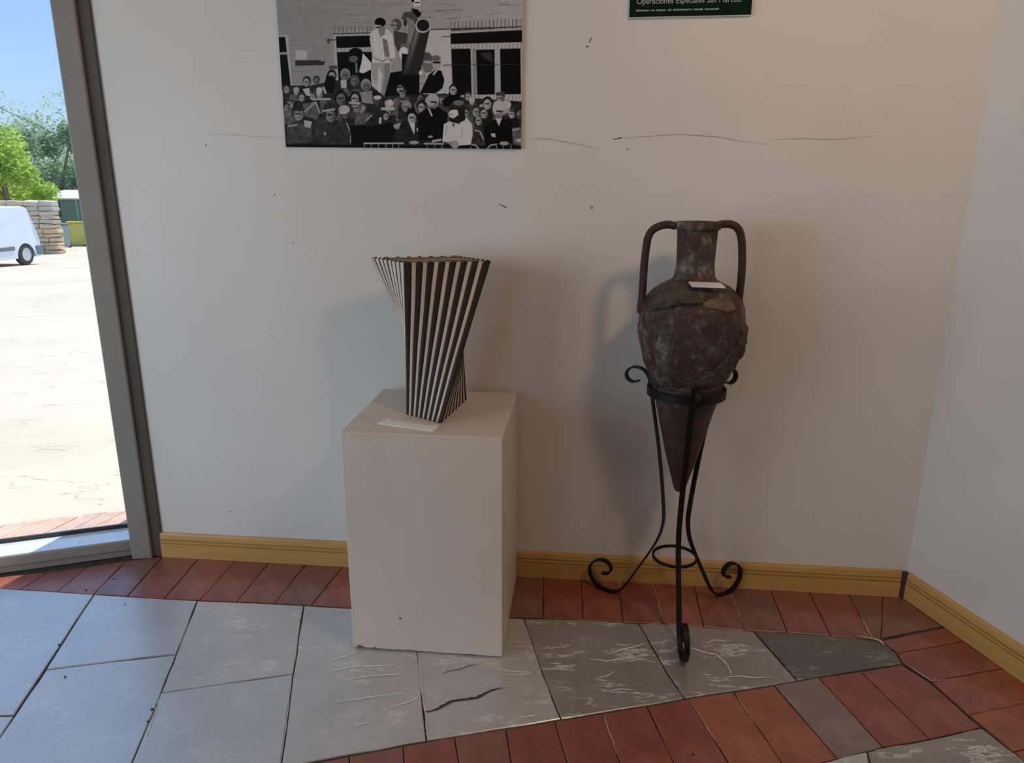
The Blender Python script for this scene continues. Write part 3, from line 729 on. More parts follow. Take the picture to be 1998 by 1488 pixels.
# ------------------------------------------------------------------ black-and-white print on the wall
def wall_panel(corners, thick):
    a = corners
    return [p for p in a] + [p + NW * thick for p in a]
bl, br = wp(560, 287), wp(1017, 291)
Ub = br - bl; PWID = float(np.linalg.norm(Ub)); Ub /= PWID; Uv = np.cross(NW, Ub); Uv /= np.linalg.norm(Uv)
if Uv[2] < 0: Uv = -Uv
PHEI = 0.555
pict = empty('photo_print', tuple(bl)); tag(pict, 'black and white photograph print of a crowd around a cannon on the wall', 'picture')
TH = 0.010
q = [np.zeros(3), Ub * PWID, Ub * PWID + Uv * PHEI, Uv * PHEI]
V = [p + NW * 0.0005 for p in q] + [p + NW * TH for p in q]
mesh_obj('backing_board', V, [(3, 2, 1, 0), (4, 5, 6, 7), (0, 1, 5, 4), (1, 2, 6, 5), (2, 3, 7, 6), (3, 0, 4, 7)], M_foam, pict)
GX, GY = 620, 420
gu, gv = np.meshgrid(np.linspace(0, PWID, GX), np.linspace(0, PHEI, GY))
G3 = bl + gu[..., None] * Ub + gv[..., None] * Uv + NW * (TH + 0.0006)
X_, Y_ = proj(G3); X_ = (X_ - 520) * 3.842; Y_ = Y_ * 3.842               # drawing units of the print
img = np.full(X_.shape, 0.25)
rs = np.random.RandomState(3)
def blend(mask, val):
    global img
    img = img * (1 - mask) + val * mask
SOFT = 2.6
def ell(cx, cy, rx, ry, val, rot=0.0):
    c, s = math.cos(rot), math.sin(rot); dx, dy = X_ - cx, Y_ - cy
    a = (dx * c + dy * s) / rx; b = (-dx * s + dy * c) / ry
    r = np.sqrt(a * a + b * b); blend(np.clip((1 - r) * min(rx, ry) / SOFT + 0.5, 0, 1), val)
def poly(pts, val):
    xs = [p[0] for p in pts]; ys = [p[1] for p in pts]
    sel = (X_ > min(xs) - 6) & (X_ < max(xs) + 6) & (Y_ > min(ys) - 6) & (Y_ < max(ys) + 6)
    if not sel.any(): return
    x, y = X_[sel], Y_[sel]; ins = np.zeros(x.shape, bool); dist = np.full(x.shape, 1e9); n = len(pts)
    for i in range(n):
        (x0, y0), (x1, y1) = pts[i], pts[(i + 1) % n]
        cr_ = ((y0 > y) != (y1 > y)) & (x < (x1 - x0) * (y - y0) / ((y1 - y0) or 1e-9) + x0); ins ^= cr_
        dx, dy = x1 - x0, y1 - y0; t = np.clip(((x - x0) * dx + (y - y0) * dy) / (dx * dx + dy * dy + 1e-9), 0, 1)
        dist = np.minimum(dist, np.hypot(x - x0 - t * dx, y - y0 - t * dy))
    m = np.clip(np.where(ins, dist, -dist) / SOFT + 0.5, 0, 1)
    v_ = val(x, y) if callable(val) else val
    img[sel] = img[sel] * (1 - m) + v_ * m
def seg(pts, w, val):
    for (x0, y0), (x1, y1) in zip(pts[:-1], pts[1:]):
        dx, dy = x1 - x0, y1 - y0; L_ = math.hypot(dx, dy) or 1; nx, ny = -dy / L_ * w / 2, dx / L_ * w / 2
        poly([(x0 + nx, y0 + ny), (x1 + nx, y1 + ny), (x1 - nx, y1 - ny), (x0 - nx, y0 - ny)], val)
BLK, DK, MD, LT, WH = 0.003, 0.03, 0.14, 0.36, 0.56
# facade: coursed masonry streaks, brighter to the right
img = 0.235 + 0.11 * np.clip((X_ - 300) / 1500, 0, 1)
for _ in range(260):
    x0 = rs.uniform(60, 1900); y0 = rs.uniform(-330, 640); ln = rs.uniform(40, 220)
    seg([(x0, y0), (x0 + ln, y0 - ln * 0.02 + rs.uniform(-3, 3))], rs.uniform(2, 6), rs.uniform(0.12, 0.34))
poly([(1185, 215), (1382, 215), (1382, 725), (1200, 725)], 0.44)
# left window, notice, plate
poly([(60, 262), (160, 262), (198, 690), (110, 690)], LT); poly([(60, 276), (140, 276), (186, 680), (110, 680)], BLK); seg([(70, 402), (156, 400)], 16, LT); seg([(70, 402), (156, 400)], 4, DK)
poly([(217, 378), (305, 378), (305, 446), (219, 446)], 0.38)
poly([(213, 452), (400, 450), (415, 460), (440, 455), (432, 488), (216, 494)], DK)
# middle window
poly([(500, 236), (800, 232), (800, 270), (522, 272), (548, 700), (520, 700)], LT)
seg([(500, 252), (800, 246)], 9, DK)
poly([(520, 272), (790, 266), (790, 352), (524, 360)], BLK); poly([(526, 362), (790, 356), (790, 386), (528, 390)], LT)
for k in range(10):
    x = 512 + k * 30; seg([(x, 196), (x, 262)], 6, 0.06 if k % 3 == 2 else 0.13); seg([(x + 18, 360), (x + 18, 388)], 4, 0.1)
poly([(526, 390), (790, 388), (790, 690), (545, 690)], BLK)
seg([(452, 300), (520, 298)], 9, DK); ell(465, 308, 12, 22, 0.08); seg([(470, 505), (530, 505)], 26, 0.05)
# right window
seg([(1230, 222), (1915, 200)], 9, DK); poly([(1380, 236), (1915, 210), (1915, 224), (1380, 250)], LT)
seg([(1380, 226), (1915, 199)], 9, DK)
poly([(1380, 251), (1916, 224), (1916, 316), (1380, 330)], BLK); poly([(1384, 332), (1914, 318), (1912, 362), (1384, 364)], 0.40)
for k in range(19):
    x = 1382 + k * 29; y = 232 - k * 1.4; seg([(x, y - 68), (x, y + 8)], 6, 0.05 if k % 3 else 0.14); seg([(x + 4, 330 - k * 0.6), (x + 4, 364)], 4, 0.1)
poly([(1382, 364), (1912, 362), (1912, 740), (1440, 740), (1395, 700)], LT)
poly([(1384, 366), (1530, 364), (1538, 720), (1398, 722)], BLK); poly([(1546, 366), (1574, 366), (1576, 720), (1550, 720)], 0.22)
poly([(1572, 372), (1710, 370), (1712, 708), (1580, 710)], BLK); poly([(1750, 366), (1904, 362), (1908, 706), (1756, 708)], BLK)
poly([(1600, 402), (1680, 388), (1700, 470), (1640, 440)], DK)
seg([(1310, 276), (1382, 270)], 7, DK); seg([(1320, 490), (1392, 487)], 7, DK); seg([(1390, 486), (1905, 484)], 5, DK)
poly([(1460, 712), (1910, 708), (1910, 768), (1470, 770)], 0.42)
for k in range(16): seg([(1480 + k * 28, 712), (1480 + k * 28, 745)], 4, 0.12)
# men climbing the gun
ell(1130, 22, 28, 30, WH); poly([(1082, -10), (1104, -14), (1110, 14), (1090, 18)], BLK); seg([(1112, 20), (1150, 20)], 10, BLK)
poly([(1112, 50), (1138, 40), (1140, 70), (1110, 72)], LT)
poly([(1084, 62), (1130, 68), (1165, 104), (1140, 132), (1104, 118)], BLK)
poly([(1008, 140), (1030, 92), (1090, 84), (1130, 130), (1140, 180), (1100, 190), (1060, 140), (1030, 150)], 0.06)
poly([(1050, 130), (1100, 150), (1120, 200), (1090, 330), (1010, 340), (990, 290), (1030, 250)], 0.20); seg([(1055, 180), (1048, 260)], 10, 0.36); ell(1040, 170, 14, 28, DK)
ell(975, 185, 38, 46, 0.07); ell(960, 190, 20, 30, 0.24); seg([(930, 188), (985, 192)], 8, DK); poly([(952, 230), (1060, 250), (1050, 350), (1000, 420), (960, 330)], 0.05)
poly([(1000, 330), (1080, 320), (1070, 370), (1005, 380)], 0.12); ell(1030, 400, 38, 48, WH)
poly([(780, 240), (828, 214), (905, 216), (945, 262), (970, 430), (925, 440), (905, 400), (912, 450), (935, 470), (930, 560), (880, 720), (800, 690), (780, 560), (796, 430), (774, 290)], 0.52)
poly([(868, 286), (905, 300), (925, 420), (886, 430)], 0.16); seg([(790, 262), (800, 430)], 6, 0.38); poly([(785, 470), (930, 470), (926, 560), (880, 720), (850, 720), (870, 560), (840, 500), (832, 690), (800, 690)], 0.30)
poly([(880, 480), (925, 470), (930, 560), (880, 730), (862, 720), (885, 580)], 0.20); seg([(800, 430), (870, 462), (905, 440)], 10, 0.2)
poly([(785, 600), (830, 604), (828, 700), (795, 690)], 0.42)
poly([(832, 205), (896, 200), (885, 262), (850, 280)], 0.20); ell(852, 168, 42, 36, BLK); seg([(810, 190), (862, 196)], 8, 0.5); seg([(822, 206), (858, 205)], 7, BLK)
ell(668, 412, 60, 54, BLK); ell(652, 442, 34, 24, 0.10); poly([(722, 400), (785, 470), (785, 520), (740, 556), (694, 540), (712, 470)], WH); seg([(672, 470), (676, 545)], 14, 0.18); poly([(700, 560), (785, 520), (785, 620), (690, 620)], BLK)
# gun
ell(1195, 440, 48, 50, 0.07); ell(1212, 495, 44, 50, 0.14); seg([(1180, 462), (1250, 470)], 10, 0.4)
ell(1274, 470, 34, 54, 0.32); ell(1270, 436, 34, 22, 0.12); seg([(1248, 468), (1304, 468)], 14, BLK)
poly([(1215, 560), (1265, 520), (1310, 530), (1335, 600), (1320, 660), (1270, 700), (1150, 700)], BLK); seg([(1250, 560), (1280, 520)], 14, 0.4)
poly([(1015, 400), (1150, 420), (1145, 770), (870, 770), (930, 545), (1015, 530)], BLK)
def barrel(x, y):
    t = np.clip((x - (1120 - (y - 190) * 0.285)) / 108, 0, 1)
    return 0.022 + 0.15 * np.exp(-((t - 0.22) / 0.16) ** 2) * np.clip(1 - (y - 230) / 330, 0.05, 1)
poly([(1118, 190), (1226, 220), (1148, 560), (1014, 560)], barrel)
ell(1172, 194, 56, 52, 0.46); ell(1174, 190, 48, 45, 0.012)
ell(1002, 668, 26, 30, 0.26); seg([(975, 655), (1030, 650)], 12, DK); ell(1156, 546, 14, 16, WH)
# crowd
poly([(120, 640), (330, 640), (520, 600), (760, 620), (880, 720), (1340, 700), (1480, 730), (1920, 760), (1920, 1130), (140, 1130)], 0.022)
def head(x, y, r, skin, hair, kind=0):
    ell(x, y - r * 0.12, r * 1.0, r * 1.2, hair)
    ell(x + rs.uniform(-0.12, 0.12) * r, y + r * 0.18, r * 0.72, r * 0.95, skin)
    seg([(x - r * 0.5, y + r * 0.05), (x + r * 0.5, y + r * 0.05)], r * 0.26, min(hair, 0.05) if skin > 0.1 else 0.2)
    seg([(x - r * 0.2, y + r * 0.66), (x + r * 0.28, y + r * 0.66)], r * 0.13, skin * 0.35)
    poly([(x + r * 0.25, y - r * 0.5), (x + r * 0.75, y - r * 0.1), (x + r * 0.6, y + r * 0.9), (x + r * 0.25, y + r * 1.0)], skin * 0.55)
    if kind == 1: poly([(x - r * 1.15, y - r * 0.35), (x - r * 0.9, y - r * 1.25), (x + r * 0.9, y - r * 1.3), (x + r * 1.2, y - r * 0.4), (x + r * 0.2, y - r * 0.2)], 0.05); seg([(x - r * 1.2, y - r * 0.3), (x + r * 0.3, y - r * 0.3)], r * 0.22, 0.34)
    if kind == 2: ell(x, y - r * 0.45, r * 0.85, r * 0.8, skin * 1.05)
for _ in range(46):
    x = rs.uniform(150, 1880); y = rs.uniform(680, 860)
    poly([(x - 50, y + 26), (x + 50, y + 26), (x + 60, y + 130), (x - 60, y + 130)], rs.choice([0.012, 0.02, 0.05, 0.09])); head(x, y, rs.uniform(24, 33), rs.choice([0.12, 0.2, 0.3, 0.36]), rs.choice([0.012, 0.02, 0.05]), rs.randint(0, 3) % 3)
for (x, y, r, sk, hr, kd) in ((302, 612, 32, 0.26, 0.015, 0), (375, 600, 26, 0.10, 0.03, 0), (150, 668, 28, 0.26, 0.03, 0), (490, 568, 36, 0.3, 0.01, 0), (590, 562, 38, 0.14, 0.20, 0), (660, 606, 36, 0.14, 0.07, 0), (745, 640, 38, 0.14, 0.24, 0),
                           (396, 688, 28, 0.38, 0.04, 2), (560, 735, 46, 0.13, 0.012, 0), (662, 735, 40, 0.30, 0.012, 0), (832, 742, 40, 0.06, 0.012, 0), (925, 782, 28, 0.42, 0.3, 2), (680, 806, 34, 0.22, 0.10, 1), (590, 842, 40, 0.10, 0.02, 0), (1050, 800, 36, 0.26, 0.2, 0), (1158, 800, 34, 0.3, 0.012, 0)):
    head(x, y, r, sk, hr, kd)
ell(832, 730, 30, 14, 0.46); ell(582, 820, 42, 32, 0.36); seg([(545, 852), (612, 836)], 10, 0.46)
poly([(420, 690), (450, 560), (520, 580), (500, 700)], BLK); seg([(425, 650), (445, 700)], 14, 0.4); poly([(270, 668), (320, 660), (330, 720), (300, 716)], 0.40); poly([(556, 600), (600, 600), (600, 660), (560, 660)], 0.40)
poly([(700, 690), (790, 680), (800, 780), (720, 770)], 0.22); seg([(860, 815), (960, 815)], 20, 0.40); seg([(620, 770), (700, 775)], 18, 0.36); seg([(340, 745), (480, 742)], 14, 0.34)
# soldiers on the left
poly([(150, 960), (200, 900), (280, 930), (340, 960), (350, 1060), (155, 1080)], 0.055); head(235, 850, 48, 0.24, 0.03, 0); poly([(185, 830), (205, 780), (270, 765), (300, 820), (250, 835)], 0.02); seg([(160, 945), (230, 935)], 14, 0.26); poly([(280, 900), (340, 910), (330, 960), (285, 950)], 0.35)
poly([(270, 780), (360, 760), (400, 830), (380, 900), (290, 870)], 0.10); seg([(285, 835), (370, 765), (400, 850)], 12, 0.30)
poly([(395, 1000), (430, 920), (520, 900), (600, 920), (640, 1080), (400, 1095)], 0.028); seg([(600, 920), (632, 1000), (628, 1070)], 8, 0.30); head(480, 858, 50, 0.17, 0.012, 0); poly([(420, 832), (440, 775), (500, 762), (540, 800), (520, 830)], 0.025); seg([(420, 832), (512, 818)], 13, 0.36); poly([(430, 990), (448, 990), (448, 1012), (430, 1012)], 0.2)
poly([(345, 960), (370, 890), (430, 890), (420, 990), (360, 1030)], 0.035)
poly([(620, 940), (960, 920), (980, 1100), (640, 1105)], BLK); poly([(740, 920), (800, 860), (880, 820), (900, 930), (740, 950)], 0.02); seg([(745, 905), (790, 860)], 10, 0.3); poly([(845, 880), (862, 880), (862, 925), (842, 925)], 0.45); head(895, 870, 26, 0.3, 0.02, 0)
# front row
poly([(950, 1000), (1000, 930), (1060, 912), (1140, 912), (1185, 960), (1200, 1060), (950, 1080)], 0.016); poly([(1066, 914), (1112, 920), (1108, 1008)], 0.52); head(1092, 880, 42, 0.36, 0.012, 0); poly([(1046, 850), (1060, 810), (1110, 808), (1122, 850)], BLK); poly([(950, 935), (1010, 915), (990, 970), (955, 960)], 0.25); seg([(1130, 960), (1134, 985)], 10, 0.4); ell(1105, 1068, 36, 13, 0.30)
poly([(1130, 860), (1200, 810), (1290, 800), (1360, 850), (1340, 1060), (1140, 1050)], BLK); poly([(1205, 800), (1225, 820), (1245, 868), (1235, 872)], 0.5); head(1246, 760, 46, 0.34, 0.30, 2); seg([(1228, 762), (1278, 768)], 13, 0.015); ell(1204, 752, 14, 22, 0.34); seg([(1226, 800), (1270, 808)], 14, 0.12); ell(1228, 1024, 18, 8, 0.3)
poly([(1310, 760), (1360, 720), (1380, 640), (1430, 640), (1450, 730), (1480, 780), (1440, 800), (1330, 800)], BLK); head(1402, 672, 34, 0.34, 0.008, 0)
poly([(1318, 1060), (1330, 930), (1380, 905), (1440, 930), (1500, 882), (1540, 930), (1546, 1010), (1530, 1085), (1430, 1090)], 0.52); ell(1428, 815, 58, 58, 0.02); poly([(1440, 800), (1486, 820), (1490, 900), (1440, 925), (1380, 915), (1370, 890)], 0.012); poly([(1362, 850), (1386, 820), (1430, 822), (1440, 860), (1400, 888), (1372, 876)], 0.50); seg([(1376, 814), (1440, 806)], 22, 0.012); ell(1440, 770, 40, 20, 0.13); seg([(1372, 858), (1396, 856)], 5, 0.06); seg([(1350, 940), (1345, 1020)], 7, 0.30); seg([(1470, 960), (1460, 1030)], 8, 0.34); ell(1408, 1078, 34, 24, 0.30); seg([(1326, 1062), (1400, 1070)], 8, 0.24); poly([(1392, 930), (1412, 920), (1404, 960)], 0.05)
poly([(1540, 1040), (1560, 940), (1620, 960), (1640, 1100), (1545, 1100)], 0.035); head(1590, 900, 34, 0.30, 0.02, 0); head(1572, 836, 36, 0.30, 0.03, 0); head(1632, 846, 36, 0.30, 0.012, 0); head(1658, 775, 40, 0.36, 0.010, 0); head(1800, 800, 40, 0.40, 0.012, 2); seg([(1565, 975), (1600, 985), (1628, 1050)], 8, 0.4)
poly([(1630, 960), (1690, 900), (1780, 890), (1850, 930), (1840, 1090), (1640, 1090)], BLK); poly([(1716, 880), (1764, 884), (1742, 944)], 0.5); head(1744, 820, 50, 0.36, 0.32, 2); ell(1742, 800, 44, 48, 0.40); seg([(1722, 832), (1772, 836)], 14, 0.02); ell(1742, 868, 26, 22, 0.16); poly([(1680, 1000), (1714, 1000), (1716, 1030), (1690, 1024)], 0.42); ell(1782, 1074, 36, 14, 0.30)
poly([(1840, 960), (1915, 950), (1915, 1090), (1850, 1080)], 0.10); head(1895, 850, 36, 0.08, 0.012, 0); ell(1890, 1052, 26, 14, 0.35); seg([(1845, 975), (1890, 965)], 12, 0.3)
# crowd barrier
poly([(150, 1080), (1916, 1094), (1916, 1135), (150, 1128)], BLK)
seg([(728, 1074), (1030, 1074)], 10, 0.38); seg([(1180, 1076), (1330, 1078)], 10, 0.38); seg([(1240, 1060), (1310, 1046)], 16, 0.36)
for x in (735, 785, 840, 895, 945, 990, 1205, 1260, 1315, 1530, 1725, 1775, 1832): seg([(x, 1076), (x, 1116)], 6, 0.20)
seg([(1530, 1080), (1570, 1090), (1592, 1116)], 9, 0.36); seg([(1654, 1116), (1680, 1088), (1724, 1080)], 9, 0.36)
seg([(1330, 1090), (1440, 1100), (1540, 1090)], 14, BLK); ell(1412, 1086, 30, 26, 0.28)
def smooth_noise(cell):
    n = rs.normal(0, 1, (GY // cell + 3, GX // cell + 3)); yy = np.arange(GY) / cell; xx = np.arange(GX) / cell
    y0 = yy.astype(int); x0 = xx.astype(int); fy = (yy - y0)[:, None]; fx = (xx - x0)[None]
    a = n[y0][:, x0]; b = n[y0][:, x0 + 1]; c = n[y0 + 1][:, x0]; d = n[y0 + 1][:, x0 + 1]
    return (a * (1 - fx) + b * fx) * (1 - fy) + (c * (1 - fx) + d * fx) * fy
crowd = np.clip((Y_ - 520) / 160, 0, 1)
img = img * np.exp(np.clip(1.15 - img * 3.2, 0.08, 1) * crowd * (0.26 * smooth_noise(7) + 0.20 * smooth_noise(3)) + (1 - crowd) * 0.05 * smooth_noise(4))
img = np.clip(img * 1.34 - 0.004 + rs.normal(0, 0.004, img.shape), 0.0012, 0.8)
me = bpy.data.meshes.new('print_sheet')
nV = GX * GY; me.vertices.add(nV); me.vertices.foreach_set('co', (G3 - bl).astype(np.float32).reshape(-1))
ii = np.arange(nV).reshape(GY, GX); quads = np.stack([ii[:-1, :-1], ii[:-1, 1:], ii[1:, 1:], ii[1:, :-1]], -1).reshape(-1, 4)
nq = len(quads); me.loops.add(nq * 4); me.loops.foreach_set('vertex_index', quads.reshape(-1).astype(np.int32))
me.polygons.add(nq); me.polygons.foreach_set('loop_start', np.arange(0, nq * 4, 4, dtype=np.int32)); me.update(calc_edges=True)
ca = me.color_attributes.new('print_ink', 'FLOAT_COLOR', 'POINT')
rgba = np.ones((nV, 4), np.float32); rgba[:, :3] = img.reshape(-1, 1) * np.array([1.0, 0.985, 1.01]); ca.data.foreach_set('color', rgba.reshape(-1))
m_, nt_, b_n = new_mat('halftone_print'); at = nt_.nodes.new('ShaderNodeAttribute'); at.attribute_name = 'print_ink'
nt_.links.new(at.outputs['Color'], b_n.inputs['Base Color']); b_n.inputs['Roughness'].default_value = 0.6; b_n.inputs['Specular IOR Level'].default_value = 0.12
me.materials.append(m_); po = bpy.data.objects.new('print_sheet', me); col.objects.link(po); po.parent = pict

# ------------------------------------------------------------------ green panel with lettering
s0, s1 = wp(1227, 37), wp(1464, 32)
Us = s1 - s0; SW = float(np.linalg.norm(Us)); Us /= SW; Usv = np.cross(NW, Us)
if Usv[2] < 0: Usv = -Usv
sign = empty('text_panel', tuple(s0)); tag(sign, 'dark green text panel with pale lettering mounted high on the wall', 'sign')
q = [np.zeros(3), Us * SW, Us * SW + Usv * 0.27, Usv * 0.27]
V = [p + NW * 0.0005 for p in q] + [p + NW * 0.009 for p in q]
mesh_obj('foam_board', V, [(3, 2, 1, 0), (4, 5, 6, 7), (0, 1, 5, 4), (1, 2, 6, 5), (2, 3, 7, 6), (3, 0, 4, 7)], M_foam, sign)
V = [p + NW * 0.0096 + (Usv * 0.003 if i < 2 else 0) for i, p in enumerate(q)]
M_green = simple('dark_green_print', (0.003, 0.014, 0.009), (0.005, 0.018, 0.012), 4, 0.8, spec=0.08)
mesh_obj('printed_face', V, [(0, 1, 2, 3)], M_green, sign)
M_txt = simple('pale_lettering', (0.42, 0.50, 0.45), None, rough=0.6)
Mt = Matrix(((Us[0], Usv[0], NW[0], 0), (Us[1], Usv[1], NW[1], 0), (Us[2], Usv[2], NW[2], 0), (0, 0, 0, 1)))
def text(s, u, v, size, name, fit=None):
    cu = bpy.data.curves.new(name, 'FONT'); cu.body = s; cu.size = size; cu.extrude = 0.0002
    tmp = bpy.data.objects.new(name, cu); col.objects.link(tmp)
    dg_ = bpy.context.evaluated_depsgraph_get(); mm = bpy.data.meshes.new_from_object(tmp.evaluated_get(dg_))
    bpy.data.objects.remove(tmp)
    xs = [v_.co.x for v_ in mm.vertices]; k = fit / (max(xs) - min(xs)) if fit else 1
    for v_ in mm.vertices: v_.co.x *= k
    mm.materials.clear(); mm.materials.append(M_txt)
    o = bpy.data.objects.new(name, mm); col.objects.link(o); o.parent = sign
    o.matrix_local = Mt @ Matrix.Translation((u, v, 0.0100)); return o
text('Operaciones Especiales San Marcos.', 0.022, 0.041, 0.024, 'lettering', SW * 0.855)
# the second line is too small to read in print: word-long strokes
for (a, b) in ((0.055, 0.165), (0.178, 0.21), (0.222, 0.305), (0.318, 0.348), (0.362, 0.49), (0.497, 0.515), (0.53, 0.61), (0.622, 0.735)):
    x0, x1 = a * SW, b * SW; x = x0; V, F = [], []
    while x < x1 - 0.0015:
        w_ = rnd.uniform(0.0014, 0.0026); h_ = rnd.uniform(0.0034, 0.0050); k = len(V)
        for (uu, vv) in ((x, 0.0195), (min(x + w_, x1), 0.0195), (min(x + w_, x1), 0.0195 + h_), (x, 0.0195 + h_)): V.append(Us * uu + Usv * vv + NW * 0.0102)
        F.append((k, k + 1, k + 2, k + 3)); x += w_ + 0.0006
    mesh_obj('small_print', V, F, M_txt, sign)

# ------------------------------------------------------------------ outdoors: yard sloping gently away
SL = 0.047
def gz(x, y): return -0.02 - SL * max(0.0, y - 3.4)
def on_ground(x, y):
    d = ray(x, y); lo, hi = 2.5, 400.0
    for _ in range(60):
        m = (lo + hi) / 2; p = CAMP + d * (m / d[1])
        if p[2] > gz(p[0], p[1]): lo = m
        else: hi = m
    return CAMP + d * (lo / d[1])
mgd, ntg, bgd = new_mat('pale_yard_concrete')
c = ramp(ntg, noise_tex(ntg, 0.35, 8, 0.6), [(0.3, (0.53, 0.455, 0.37)), (0.7, (0.63, 0.545, 0.45))])
cv = noise_tex(ntg, 0.9, 5, 0.6, stretch=(0.5, 1.6, 1)); s_ = ntg.nodes.new('ShaderNodeMath'); s_.operation = 'SUBTRACT'; ntg.links.new(cv, s_.inputs[0]); s_.inputs[1].default_value = 0.5
a_b = ntg.nodes.new('ShaderNodeMath'); a_b.operation = 'ABSOLUTE'; ntg.links.new(s_.outputs[0], a_b.inputs[0])
lnm = ramp(ntg, a_b.outputs[0], [(0.0, (0.7, 0.7, 0.7)), (0.004, (0, 0, 0))])
sp = ramp(ntg, noise_tex(ntg, 18, 2, 0.5), [(0.74, (0, 0, 0)), (0.78, (0.7, 0.7, 0.7))])
c = mix(ntg, lnm, c, (0.28, 0.23, 0.18)); c = mix(ntg, sp, c, (0.30, 0.25, 0.2))
ntg.links.new(c, bgd.inputs['Base Color']); bgd.inputs['Roughness'].default_value = 0.9
V, F = [], []
ys = [2.7, 3.4, 6, 12, 25, 50, 90]; xs = [-90, -40, -20, -10, -4, -1.5, 3.0]
V = [(x, y, gz(x, y) - 0.001) for y in ys for x in xs]
# keep the yard outside the glazing line
F = [(j * 7 + i, j * 7 + i + 1, (j + 1) * 7 + i + 1, (j + 1) * 7 + i) for j in range(6) for i in range(6)]
ground = mesh_obj('ground', V, F, mgd); tag(ground, 'pale sunlit concrete yard outside the glazing', 'ground', kind='structure')
# the yard also runs on to the side of the building
V = [(-90, -12, -0.06), (LE[0] - 0.3, -12, -0.06), (LE[0] - 0.3, 2.7, -0.0211), (-90, 2.7, -0.0211)]
mesh_obj('yard_side', V, [(0, 1, 2, 3)], mgd, ground)
# brick edging outside the door: header pavers laid askew
e0 = P0 - ND * 0.185
skew = np.array([0.34, 1.0, 0]); skew /= np.linalg.norm(skew)
for k in range(26):
    a = e0 + DD * (0.10 * k - 0.25); b = e0 + DD * (0.10 * (k + 1) - 0.25)
    ln = 0.42
    tile('brick_paver', [a, b, b + skew * (ln + rnd.uniform(-0.012, 0.02)), a + skew * (ln + rnd.uniform(-0.012, 0.02))], M_brick_out, gap=0.003, jit=0.003, top=-0.004, seg=3, bev=0.004, parent=ground)

# white panel van, parked with its tail to the right
wheelp = np.array([-15.22, 22.75]); vdir = np.array([math.cos(math.radians(87)), math.sin(math.radians(87))])
gzv = gz(0, 22.75)
van = empty('panel_van', (wheelp[0], wheelp[1], gzv), math.radians(87))
tag(van, 'white panel van with grey side moulding parked in front of the stone wall', 'van')
M_van = simple('white_car_paint', (0.74, 0.78, 0.82), None, rough=0.25)
M_vang = simple('grey_plastic_trim', (0.16, 0.19, 0.22), None, rough=0.6)
M_tyre = simple('tyre_rubber', (0.05, 0.045, 0.045), None, rough=0.8)
M_hub = simple('wheel_cover_grey', (0.55, 0.57, 0.58), None, rough=0.4)
M_vglass = simple('tinted_glass', (0.03, 0.045, 0.05), None, rough=0.08)
body = [(-3.55, 0.28), (-3.6, 0.62), (-3.45, 0.86), (-2.75, 1.05), (-2.05, 1.66), (-1.6, 1.78), (0.2, 1.80), (0.42, 1.74), (0.60, 1.10), (0.68, 0.75), (0.70, 0.30), (0.62, 0.22)]
arch = lambda cx: [(cx + 0.40 * math.cos(t), 0.24 + 0.44 * math.sin(t)) for t in np.linspace(0.0, math.pi, 11)]
outline = body + arch(0.0) + arch(-2.7)
VWID = 1.68
def van_section(yo, inset_):
    return [(x * 1.0, yo, z) for x, z in outline]
bm = bmesh.new()
layers = []
for (yy, k) in ((0.0, 0.93), (0.06, 1.0), (VWID - 0.06, 1.0), (VWID, 0.93)):
    layers.append([bm.verts.new((x if abs(k - 1) < 1e-6 else -1.45 + (x + 1.45) * 0.985, yy + (0.10 * max(0, z - 0.95) if yy < 0.5 else -0.10 * max(0, z - 0.95)), z if abs(k - 1) < 1e-6 else z * (0.985 if z > 1.0 else 1.0))) for x, z in outline])
n_ = len(outline)
for a, b in zip(layers[:-1], layers[1:]):
    for i in range(n_): bm.faces.new([a[i], a[(i + 1) % n_], b[(i + 1) % n_], b[i]])
bm.faces.new(layers[0][::-1]); bm.faces.new(layers[-1])
o = bm_obj('body', bm, M_van, van)
# local y=0 side faces the viewer: shift so the wheels sit in the body
for xw in (0.0, -2.7):
    for yw, sgn in ((0.01, -1), (VWID - 0.20, 1)):
        V, F = [], []; K = 28; pr = [(0.20, 0.0), (0.30, 0.0), (0.33, 0.03), (0.335, 0.10), (0.33, 0.17), (0.30, 0.19), (0.10, 0.19)]
        for i in range(K):
            a = 2 * math.pi * i / K
            for (r, y) in pr: V.append((r * math.cos(a), y, r * math.sin(a)))
        P_ = len(pr)
        for i in range(K):
            j = (i + 1) % K
            for k in range(P_ - 1): F.append((i * P_ + k, j * P_ + k, j * P_ + k + 1, i * P_ + k + 1))
        w = mesh_obj('wheel', V, F, M_tyre, van, smooth=True); w.location = (xw, yw, 0.335)
        V, F = [], []; pr2 = [(0.0, 0.012), (0.07, 0.006), (0.15, 0.016), (0.205, 0.004)]
        for i in range(K):
            a = 2 * math.pi * i / K
            for (r, y) in pr2: V.append((max(r, 0.002) * math.cos(a), y if sgn < 0 else 0.19 - y, max(r, 0.002) * math.sin(a)))
        for i in range(K):
            j = (i + 1) % K
            for k in range(3): F.append((i * 4 + k, j * 4 + k, j * 4 + k + 1, i * 4 + k + 1))
        mesh_obj('wheel_cover', V, F, M_hub, w, smooth=True)
box('side_moulding', (-2.2, -0.02, 0.50), (-0.50, 0.02, 0.62), M_vang, van, 0.01, 1)
box('rear_bumper', (0.42, -0.02, 0.28), (0.75, VWID + 0.02, 0.58), M_vang, van, 0.03, 2)
box('door_handle', (-1.35, -0.012, 0.98), (-1.2, 0.03, 1.02), M_vang, van, 0.005, 1)
box('side_window', (-2.45, 0.0, 1.08), (-1.62, 0.14, 1.52), M_vglass, van, 0.02, 1)

